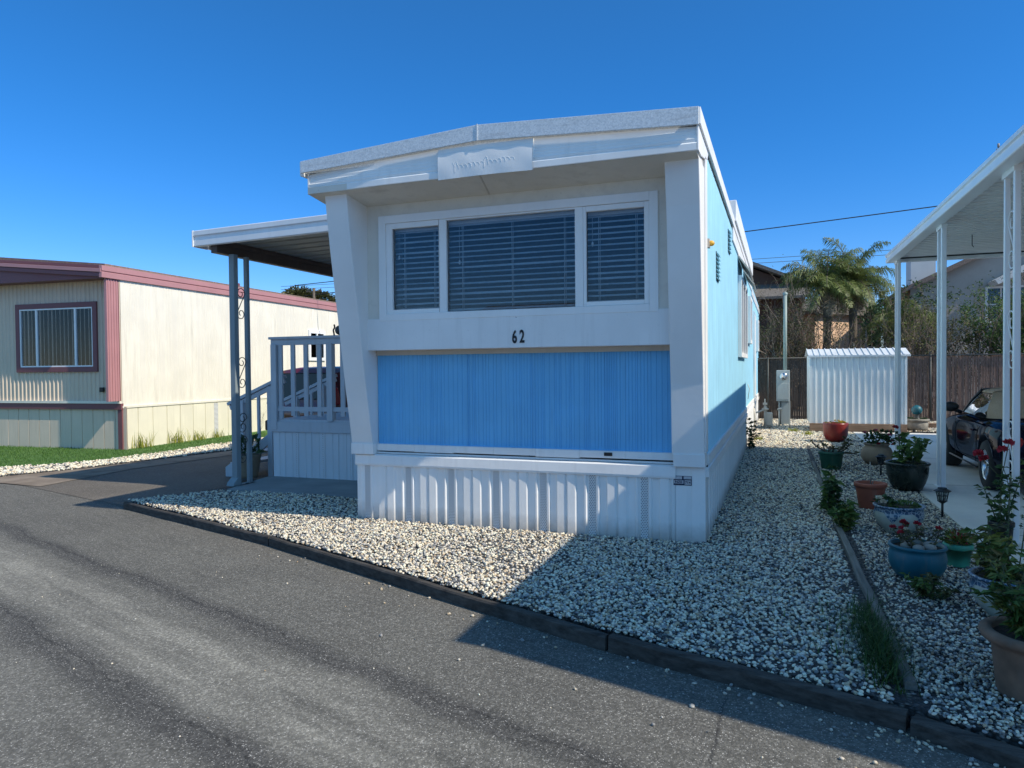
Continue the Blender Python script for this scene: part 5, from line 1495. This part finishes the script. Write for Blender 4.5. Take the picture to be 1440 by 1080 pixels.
# ------------------------------------------------------------------ solar path lanterns
def lantern(x, y, z, s, label):
    t_ = thing('path_lantern', label, 'garden lantern', (x,y,z), 'black solar lanterns along the drive')
    build('stake', MB().tube([(x,y,z),(x,y,z+.17*s)], .012*s, 8), M['black'], t_)
    build('lantern_base', MB().lathe([(.014*s,.15*s),(.045*s,.172*s),(.05*s,.18*s),(.0,.18*s)], (x,y,z), 6), M['black'], t_)
    g_ = build('lantern_glass', MB().lathe([(.038*s,.182*s),(.056*s,.275*s)], (x,y,z), 4, smooth=False), M['lampglass'], t_)
    for k in range(4):
        a = k*math.pi/2
        build('lantern_bar', MB().bar((x+.040*s*math.cos(a),y+.040*s*math.sin(a),z+.18*s),(x+.059*s*math.cos(a),y+.059*s*math.sin(a),z+.28*s),.008*s,.008*s), M['black'], t_)
        b_ = a+math.pi/4
        build('lantern_bar', MB().bar((x+.029*s*math.cos(b_),y+.029*s*math.sin(b_),z+.18*s),(x+.042*s*math.cos(b_),y+.042*s*math.sin(b_),z+.28*s),.005*s,.005*s), M['black'], t_)
    build('lantern_ring', MB().lathe([(.05*s,.228*s),(.053*s,.228*s),(.053*s,.234*s),(.05*s,.234*s)], (x,y,z), 4, smooth=False), M['black'], t_)
    build('lantern_roof', MB().lathe([(.0,.278*s),(.082*s,.278*s),(.084*s,.285*s),(.045*s,.305*s),(.042*s,.318*s),(.001,.322*s)], (x,y,z), 8, smooth=False), M['black'], t_)
lantern(2.23,1.90,0,1.0,'black solar lantern beside the ceramic bowl at the concrete edge')
lantern(2.02,5.0,0,.95,'black solar lantern in front of the tan clay pot')
lantern(2.42,-.35,.0,1.0,'black solar lantern at the right edge behind the leafy bowl')
# ------------------------------------------------------------------ shed, fence, services
def turned(o, x, y, rz): o.location = (x, y, 0); o.rotation_euler = (0,0,rz); return o
sh = thing('shed', 'low white ribbed metal shed on a timber sill', 'shed', (0,0,0))
W_, D_, z0, z1, z2 = 2.10, 1.15, .20, 1.86, 2.02
pr = []; x = 0
while x < W_-.02: pr += [(x,0),(x+.105,0),(x+.115,-.014),(x+.125,-.014),(x+.131,0)]; x += .137
pr = [(min(a,W_),b) for a,b in pr]+[(W_,0)]
build('front_wall', MB().ribbon(pr, 'z', z0, z1), M['shed'], sh)
pr = []; y = 0
while y < D_-.02: pr += [(W_,y),(W_,y+.105),(W_+.014,y+.115),(W_+.014,y+.125),(W_,y+.131)]; y += .137
build('side_wall', MB().ribbon([(a,min(b,D_)) for a,b in pr], 'z', z0, z1+.02), M['shed'], sh)
build('side_wall', MB().box(-.004,.004,.02,D_,z0,z1), M['shed'], sh)
build('rear_wall', MB().box(.01,W_-.01,D_-.01,D_,z0,z1), M['shed'], sh)
build('gable', MB().prism([(.0,z1),(D_,z1),(D_*.5,z2+.0)], 'x', W_-.012, W_+.004), M['shed'], sh)
build('corner_trim', MB().box(-.02,.03,-.022,.03,z0,z1), M['shed'], sh)
build('corner_trim', MB().box(W_-.03,W_+.02,-.022,.03,z0,z1), M['shed'], sh)
mb = MB(); e = .05
mb.add([(-.06,-e,z1-.005),(W_+.09,-e,z1-.005),(W_+.09,D_*.5,z2+.01),(-.06,D_*.5,z2+.01)], [(0,1,2,3)])
mb.add([(-.06,D_+e,z1-.005),(W_+.09,D_+e,z1-.005),(W_+.09,D_*.5,z2+.01),(-.06,D_*.5,z2+.01)], [(3,2,1,0)])
rf = build('roof', mb, M['shed_roof'], sh)
k = -.05
while k < W_+.09:
    build('roof_rib', MB().bar((k,-e,z1+.004),(k,D_*.5,z2+.02),.018,.022), M['shed_roof'], rf); k += .14
build('eave_trim', MB().box(-.06,W_+.09,-e-.01,-e+.002,z1-.045,z1), M['shed_roof'], sh)
build('sill_beam', MB().box(-.02,W_+.02,-.03,.08,.0,.198), M['plank'], sh, bevel=.006)
build('sill_beam', MB().box(W_-.06,W_+.02,.085,D_,.0,.195), M['plank'], sh, bevel=.006)
turned(sh, 1.345, 12.45, rad(2))

def fence(name, label, x0, x1, y, z1, mat, seed, chain=False):
    t_ = thing(name, label, 'fence', ((x0+x1)/2, y, 0))
    rnd = random.Random(seed); mb = MB(); x = x0
    while x < x1:
        w_ = rnd.uniform(.045,.06)
        yy = y+rnd.uniform(-.008,.008)
        mb.box(x, x+w_, yy, yy+.01, .02+rnd.uniform(-.01,.01), z1+rnd.uniform(-.025,.01)); x += w_+rnd.uniform(.004,.014)
    build('slat_panel', mb, M[mat], t_)
    x = x0
    while x < x1:
        build('fence_post', MB().tube([(x,y-.03,0),(x,y-.03,z1+.05)], .025, 8), M['iron'], t_); x += 2.4
    build('top_rail', MB().tube([(x0,y-.03,z1+.02),(x1,y-.03,z1+.02)], .02, 6), M['iron'], t_)
    # chain-link wires
    mb = MB(); s = .11; x = x0
    while x < x1:
        mb.bar((x,y-.016,.03),(x+z1*.62,y-.016,z1),.0016,.0016); mb.bar((x+z1*.62,y-.018,.03),(x,y-.018,z1),.0016,.0016); x += s
    build('chain_link', mb, M['gasdark'], t_)
    return t_
fence('slatted_fence', 'dark weathered slatted chain-link fence left of the shed', -4.5, 2.2, 16.6, 1.83, 'fence_dark', 3)
fence('slatted_fence', 'reddish-brown slatted chain-link fence right of the shed', 2.25, 11, 16.62, 1.86, 'fence_red', 5)

mt = thing('meter_pedestal', 'grey electric meter box on a post with tall service mast', 'meter box', (.72, 14.2, 0))
build('pedestal_post', MB().box(.60,.90,14.22,14.36,0,.66), M['box_grey'], mt, bevel=.01)
bx = build('meter_box', MB().box(.55,.89,14.12,14.40,.655,1.50), M['box_grey'], mt, bevel=.012)
build('meter_dial', MB().lathe([(.10,0),(.10,.05),(.085,.075),(.001,.09)], (0,0,0), 24), M['chrome'], bx).data.transform(Matrix.Translation((.73-.72,14.12-14.2,1.33)) @ Matrix.Rotation(rad(90),4,'X') @ Matrix.Translation((.72,14.2,0)))
build('box_door', MB().box(.575,.865,14.108,14.12,.70,1.14), M['box_grey'], bx, bevel=.004)
mast = build('service_mast', MB().tube([(.775,14.26,1.48),(.775,14.26,3.56)], .047, 12), M['gaspipe'], mt)
build('mast_cap', MB().lathe([(.06,0),(.065,.05),(.001,.09)], (.775,14.26,3.55), 12), M['gaspipe'], mast)
build('conduit', MB().tube([(.66,14.2,.66),(.655,14.18,.3),(.65,14.18,.0)], .014, 6), M['iron'], mt)
gm = thing('gas_meter', 'pale gas meter with regulator and looped pipes beside the home', 'gas meter', (.33, 13.2, 0))
build('meter_body', MB().box(.24,.46,13.2,13.4,.05,.40), M['pipe'], gm, bevel=.03)
build('regulator', MB().lathe([(.05,0),(.085,.02),(.085,.05),(.04,.07),(.03,.12)], (.28,13.18,.46), 16), M['pipe'], gm)
build('pipe_run', MB().tube([(.02,12.6,.42),(.12,12.7,.44),(.2,13.1,.46),(.3,13.2,.46),(.3,13.2,.40)], .022, 8), M['pipe'], gm)
build('pipe_run', MB().tube([(.02,12.5,.0),(.05,12.5,.30),(.02,12.5,.55)], .025, 8), M['pipe'], gm)
build('pipe_run', MB().tube([(.05,12.5,.12),(.15,12.8,.06),(.2,13.2,.10)], .02, 8), M['pipe'], gm)
build('riser_pipe', MB().tube([(.27,13.15,.0),(.27,13.15,.62)], .022, 8), M['pipe'], gm)
build('valve', MB().box(.22,.33,13.11,13.19,.60,.66).box(.255,.29,13.12,13.18,.66,.76), M['pipe'], gm, bevel=.008)
hb = thing('standpipe', 'slim white garden standpipe with tap right of the gas meter', 'standpipe', (.62, 13.4, 0))
build('pipe', MB().tube([(.62,13.4,0),(.62,13.4,.48)], .022, 8), M['pipe'], hb)
build('tap', MB().tube([(.58,13.4,.46),(.66,13.4,.50),(.68,13.36,.46)], .03, 8), M['pipe'], hb)
pb_ = thing('timber_pile', 'low pale timber offcut lying behind the stone pot', 'timber', (4.6, 14.2, 0))
build('plank', MB().box(3.9,5.6,14.1,14.3,.0,.12), M['plank'], pb_, bevel=.006); build('plank', MB().box(4.1,5.4,14.35,14.5,.0,.10), M['plank'], pb_, bevel=.006)

# ------------------------------------------------------------------ houses beyond the fence
bh = thing('house', 'dark brown two-storey house with shingled gable behind the bare shrubs', 'house', (-1, 27, 0))
def gh(x): return 5.9 + (-.42)*(x+.4)
build('wall', MB().prism([(-8,0),(1.45,0),(1.45,4.45),(-8,4.45)], 'y', 24.0, 33), M['brown_wall'], bh)
build('upper_gable', MB().prism([(-8,4.5),(1.1,4.5),(1.35,4.85),(-3.4,6.9),(-8,5.0)], 'y', 24.3, 33), M['brown_wall'], bh)
build('skirt_roof', MB().prism([(22.9,4.22),(22.9,4.32),(24.32,4.95),(24.32,4.85)], 'x', -8, 1.75), M['roof_shingle'], bh)
build('main_roof', MB().prism([(-3.4,6.98),(1.75,4.75),(1.75,4.88),(-3.4,7.14),(-8.4,4.98),(-8.4,4.86)], 'y', 23.7, 33.4), M['roof_shingle'], bh)
mb = MB(); x = -7.9
while x < 1.4: mb.box(x,x+.03,23.985,24.0,.1,4.4); x += .32
build('siding_batten', MB().box(1.38,1.47,23.97,24.0,0,4.4), M['brown_wall'], bh)
oh = thing('house', 'sunlit peach stucco house wall glimpsed behind the palms', 'house', (0,0,0))
build('wall', MB().box(-5.2,0,0,4,0,4.05), M['orange_wall'], oh)
build('roof', MB().prism([(-5.5,4.0),(.3,4.0),(.3,4.15),(-2.6,5.0),(-5.5,4.15)], 'y', -.3, 4.3), M['roof_shingle'], oh)
wd = build('window', MB().box(-1.25,-.45,-.03,.0,2.55,3.5), M['darkvoid'], oh)
build('window_frame', MB().box(-1.33,-1.25,-.06,.0,2.47,3.58).box(-.45,-.37,-.06,.0,2.47,3.58).box(-1.25,-.45,-.06,.0,3.5,3.58).box(-1.25,-.45,-.06,.0,2.47,2.55).box(-.88,-.82,-.05,.0,2.55,3.5), M['beige_trim'], wd)
oh.location = (5.35, 33.2, 0); oh.rotation_euler = (0,0,rad(52))
gh_ = thing('house', 'beige two-storey house with white-sided chimney behind the right carport', 'house', (9, 28, 0))
build('wall', MB().prism([(5.55,0),(14,0),(14,4.6),(9.9,6.7),(5.55,4.75)], 'y', 26, 34), M['beige_wall'], gh_)
build('roof', MB().prism([(5.1,4.42),(9.9,6.72),(14.6,4.5),(14.6,4.66),(9.9,6.92),(5.1,4.62)], 'y', 25.6, 34.4), M['roof_brown'], gh_)
build('chimney', MB().box(5.72,6.62,27.0,28.2,4.0,6.45), M['beige_trim'], gh_)
build('porch_eave', MB().prism([(8.2,4.78),(8.3,4.6),(10.5,5.75),(10.4,5.95)], 'y', 24.9, 26.0), M['beige_trim'], gh_)
wd = build('window', MB().box(8.2,9.5,25.97,26.0,3.3,4.55), M['darkvoid'], gh_)
build('window_pane', MB().box(8.2,9.5,25.95,25.958,3.3,4.55), M['glass'], wd)
build('window_frame', MB().box(8.12,8.2,25.93,26.0,3.22,4.63).box(9.5,9.58,25.93,26.0,3.22,4.63).box(8.2,9.5,25.93,26.0,4.55,4.63).box(8.2,9.5,25.93,26.0,3.22,3.3).box(8.62,8.66,25.935,25.96,3.3,4.55).box(9.05,9.09,25.935,25.96,3.3,4.55).box(8.2,9.5,25.936,25.955,3.9,3.94), M['beige_trim'], wd)

# ------------------------------------------------------------------ palms and shrubs
def palm(label, x, y, h_, nf, L, seed, lean=(0,0), dead=8):
    rnd = random.Random(seed)
    t_ = thing('palm_tree', label, 'palm tree', (x, y, 0), 'palms behind the shed')
    top_ = Vector((x+lean[0], y+lean[1], h_))
    q = [Vector((x,y,0)).lerp(top_, u)+Vector((math.sin(u*3)*.06,0,0)) for u in (0,.2,.4,.6,.8,1)]
    q[-1] = top_
    build('trunk', MB().tube(q, [.17,.14,.13,.125,.13,.16], 10), M['bark'], t_)
    def fronds(n, e0, e1, mat, name, Lm, droop):
        V = []; F = []; C = []; mb = MB()
        for k in range(n):
            a = 2*math.pi*(k+rnd.uniform(-.3,.3))/n*2.618; el = rnd.uniform(e0, e1); Lk = Lm*rnd.uniform(.8,1.15)
            d = Vector((math.cos(a)*math.cos(el), math.sin(a)*math.cos(el), math.sin(el))); p = top_+Vector((0,0,rnd.uniform(-.1,.15)))
            spine = [p.copy()]; m_ = 14
            for i in range(m_):
                u = i/m_
                d = (d+Vector((0,0,-droop*(.05+.16*u)))).normalized(); spine.append(spine[-1]+d*Lk/m_)
            mb.tube(spine, [.016*(1-.8*i/m_)+.003 for i in range(m_+1)], 4, False)
            cb_ = rnd.uniform(0,1)
            for i in range(2*m_*2+14):
                u = (i+2)/(2*m_*2+16)*m_; i0 = min(int(u), m_-1); f_ = u-i0
                b = spine[i0].lerp(spine[i0+1], f_); tg = (spine[i0+1]-spine[i0]).normalized()
                sd = tg.cross(Vector((0,0,1)));
                if sd.length < .05: sd = Vector((1,0,0))
                sd.normalize(); ll = Lk*.34*math.sin(math.pi*min(1,.12+.86*u/m_))**.7*rnd.uniform(.8,1.15)
                for s_ in (-1,1):
                    dr = (sd*s_*rnd.uniform(.5,1)+tg*rnd.uniform(.2,1.)+Vector((0,0,rnd.uniform(-.45,.35)))).normalized()
                    m1 = b+dr*ll*.5; e2 = m1+(dr+Vector((0,0,-.95*droop-.35))).normalized()*ll*.5
                    wv = tg*.0105*rnd.uniform(.8,1.4)*L/1.8
                    o_ = len(V); V += [b-wv*.6, b+wv*.6, m1+wv, m1-wv, e2]; F += [(o_,o_+1,o_+2),(o_,o_+2,o_+3),(o_+3,o_+2,o_+4)]
                    c_ = min(1,max(0,cb_*.6+rnd.uniform(0,.4))); C += [c_]*5
        build_np(name, np.array([tuple(v) for v in V]), np.array(F), M[mat], t_, None, False, np.repeat(np.array(C)[:,None],3,1))
        build('frond_stalks', mb, M['stem_brown'], t_)
    fronds(nf, -.1, 1.35, 'palm', 'crown', L, 1.05)
    fronds(dead, -.9, -.1, 'palm_dry', 'dry_fronds', L*.75, 1.2)
    return t_
palm('largest palm with shaggy drooping crown behind the left half of the shed', 1.95, 18.8, 4.15, 36, 1.62, 31, (.12,0), 9)
palm('second palm, crown brighter green, right of the largest one', 2.8, 19.2, 4.35, 40, 1.5, 32, (.05,.1), 10)
palm('short palm drooping behind the farthest carport post', 4.0, 18.9, 2.75, 24, 1.25, 33, (.25,0), 10)

def shrub(label, x, y, w_, h_, nstem, depth, seed, leafmat_, nl, lsize, bare=.5, group='shrubs behind the fence', pale=3):
    rnd = random.Random(seed)
    t_ = thing('shrub', label, 'shrub', (x, y, 0), group)
    mb = MB(); ends = []
    for k in range(nstem):
        bx_ = x+rnd.uniform(-.4,.4)*w_; a = rnd.uniform(0,6.28)
        ends += twig(mb, (bx_, y+rnd.uniform(-.3,.3), .0 if k%2 else .8), (math.cos(a)*.35*w_/2, math.sin(a)*.3, 1), h_*rnd.uniform(.42,.55), .028, depth, rnd, .25, .55)
    build('branches', mb, M['twig'], t_)
    m2 = MB()
    for k in range(pale): 
        a = rnd.uniform(0,6.28); twig(m2, (x+rnd.uniform(-.4,.4)*w_, y-.35, 1.2), (math.cos(a)*.8, 0, .8), h_*.35, .022, 1, rnd, .2, .5)
    if pale: build('pale_branches', m2, M['twig_pale'], t_)
    E_ = np.array([tuple(e[0]) for e in ends]); 
    idx = NP.integers(0, len(E_), nl); D = sph_dirs(nl, -.5, 1)
    Pb = E_[idx]+NP.normal(0,.06,(nl,3))
    leaves('foliage', Pb, D, NP.uniform(.6,1.2,nl)*lsize, lsize*.5, leafmat_, t_)
    return t_
shrub('bare twiggy shrub between the blue home and the meter mast', .15, 17.6, 1.5, 2.7, 12, 4, 41, 'leaf_olive', 1500, .06)
shrub('thin-leaved olive shrub right of the meter mast, left of the palms', 1.15, 17.9, 1.3, 2.5, 12, 4, 42, 'leaf_olive', 4200, .075)
shrub('low dense shrub at the foot of the largest palm', 2.2, 17.9, 1.0, 2.4, 8, 3, 43, 'leaf_olive', 1300, .07, pale=1)
shrub('yellowish shrub behind the right end of the shed', 4.35, 18.0, 1.1, 2.9, 10, 4, 44, 'leaf_yellow', 1600, .075)
shrub('pale-branched shrub behind the middle of the carport', 5.35, 18.2, 1.5, 1.85, 14, 4, 45, 'leaf_olive', 3200, .075, pale=8)
shrub('tallest leafy green shrub before the beige house window', 6.9, 18.4, 1.7, 2.3, 18, 4, 46, 'leaf_mid', 9000, .095, pale=8)
shrub('dark shrub at the right edge behind the fence', 8.6, 18.2, 1.8, 3.2, 12, 4, 47, 'leaf_dark', 3500, .09)
shrub('scrubby bush hidden far left behind the blue home', -1.6, 17.7, 1.6, 3.0, 9, 3, 48, 'leaf_olive', 1200, .08)

shrub('dark bushy tree filling the gap between the peach and beige houses', 5.0, 24.0, 1.4, 3.1, 12, 4, 52, 'leaf_dark', 4500, .14, pale=0)
# tree far beyond the cream home
tr = thing('tree', 'round dark evergreen tree rising far behind the cream home roof', 'tree', (-50, 62, 0))
build('trunk', MB().tube([(-50,62,0),(-50.2,62,4),(-49.8,62,7.5)], [.6,.45,.3], 8), M['bark'], tr)
n = 9000; cen = np.array([(-51.2,62,8.7),(-49.2,61.5,8.9),(-52.6,62.5,8.1),(-47.8,62,8.0),(-50.2,61,9.6),(-54.5,62.4,8.0),(-48.6,63,9.4)]); rc = np.array([2.2,1.9,1.9,1.6,1.7,1.7,1.5])
ci = NP.integers(0, len(cen), n); D = sph_dirs(n,-1,1); Pb = cen[ci]+D*(rc[ci]*NP.uniform(.55,1.05,n))[:,None]*[1,1,.8]
leaves('crown', Pb, D, .42, .22, 'leaf_olive', tr)
up_ = thing('utility_pole', 'distant wooden utility pole above the cream home roof', 'utility pole', (-47.4, 60, -.1))
build('pole', MB().tube([(-47.4,60,-.1),(-47.4,60,10.7)], .16, 8), M['utility'], up_)
build('crossarm', MB().bar((-48.4,60,10.35),(-46.4,60,10.35),.12,.12), M['utility'], up_)
for dx in (-.9,.9): build('insulator', MB().tube([(-47.4+dx,60,10.4),(-47.4+dx,60,10.62)], .05, 6), M['iron'], up_)
p2 = thing('utility_pole', 'distant pole top with insulators above the right carport fascia', 'utility pole', (12.2, 40, -.1))
build('pole', MB().tube([(12.2,40,-.1),(12.2,40,13.4)], .14, 8), M['utility'], p2)
for k in range(3):
    z = 13.0+.28*k; build('crossarm', MB().bar((11.75+.08*k,40,z),(12.65-.08*k,40,z),.07,.07), M['utility'], p2)
    for dx in (-.38,.38): build('insulator', MB().tube([(12.2+dx*(1-.15*k),40,z),(12.2+dx*(1-.15*k),40,z+.2)], .06, 6), M['twig_pale'], p2)
def wire(name, a, b, sag, r, label, mat='wire'):
    a = Vector(a); b = Vector(b); q = [a.lerp(b,u/24.)-Vector((0,0,sag*4*(u/24.)*(1-u/24.))) for u in range(25)]
    o = build(name, MB().tube(q, r, 5), M[mat], None, tuple((a+b)/2)); return tag(o, label, 'wire', 'overhead wires')
wire('overhead_wire', (-14,12.6,4.35),(22,11.4,6.55), .25, .013, 'thick dark overhead cable running behind the home to the right')
wire('overhead_wire', (-60,60,9.35),(-22,60,11.7), .2, .05, 'overhead wire by the distant pole at left')
wire('overhead_wire', (-40,45,8.95),(40,45,9.5), .3, .018, 'upper of two thin distant wires above the palms', 'wire_thin')
wire('overhead_wire', (-40,45,8.67),(40,45,9.2), .3, .018, 'lower of two thin distant wires above the palms', 'wire_thin')
wire('overhead_wire', (-40,45,6.2),(40,45,7.0), .3, .018, 'low thin distant wire seen by the chimney', 'wire_thin')

# ------------------------------------------------------------------ what stands across the road (seen in the window glass)
ac = thing('mobile_home', 'white mobile home across the road behind the camera', 'mobile home', (-3, -17, -.1))
build('wall', MB().box(-9,3,-19.5,-16,-.1,3.0), M['home_tan'], ac)
build('roof', MB().prism([(-20,2.95),(-15.6,2.95),(-15.6,3.15),(-17.8,3.9),(-20,3.15)], 'x', -9.4, 3.4), M['roof_shingle'], ac)
build('window', MB().box(-6,-3,-16.02,-15.98,1.2,2.4), M['darkvoid'], ac)
build('window', MB().box(-1,1.5,-16.02,-15.98,1.2,2.4), M['darkvoid'], ac)
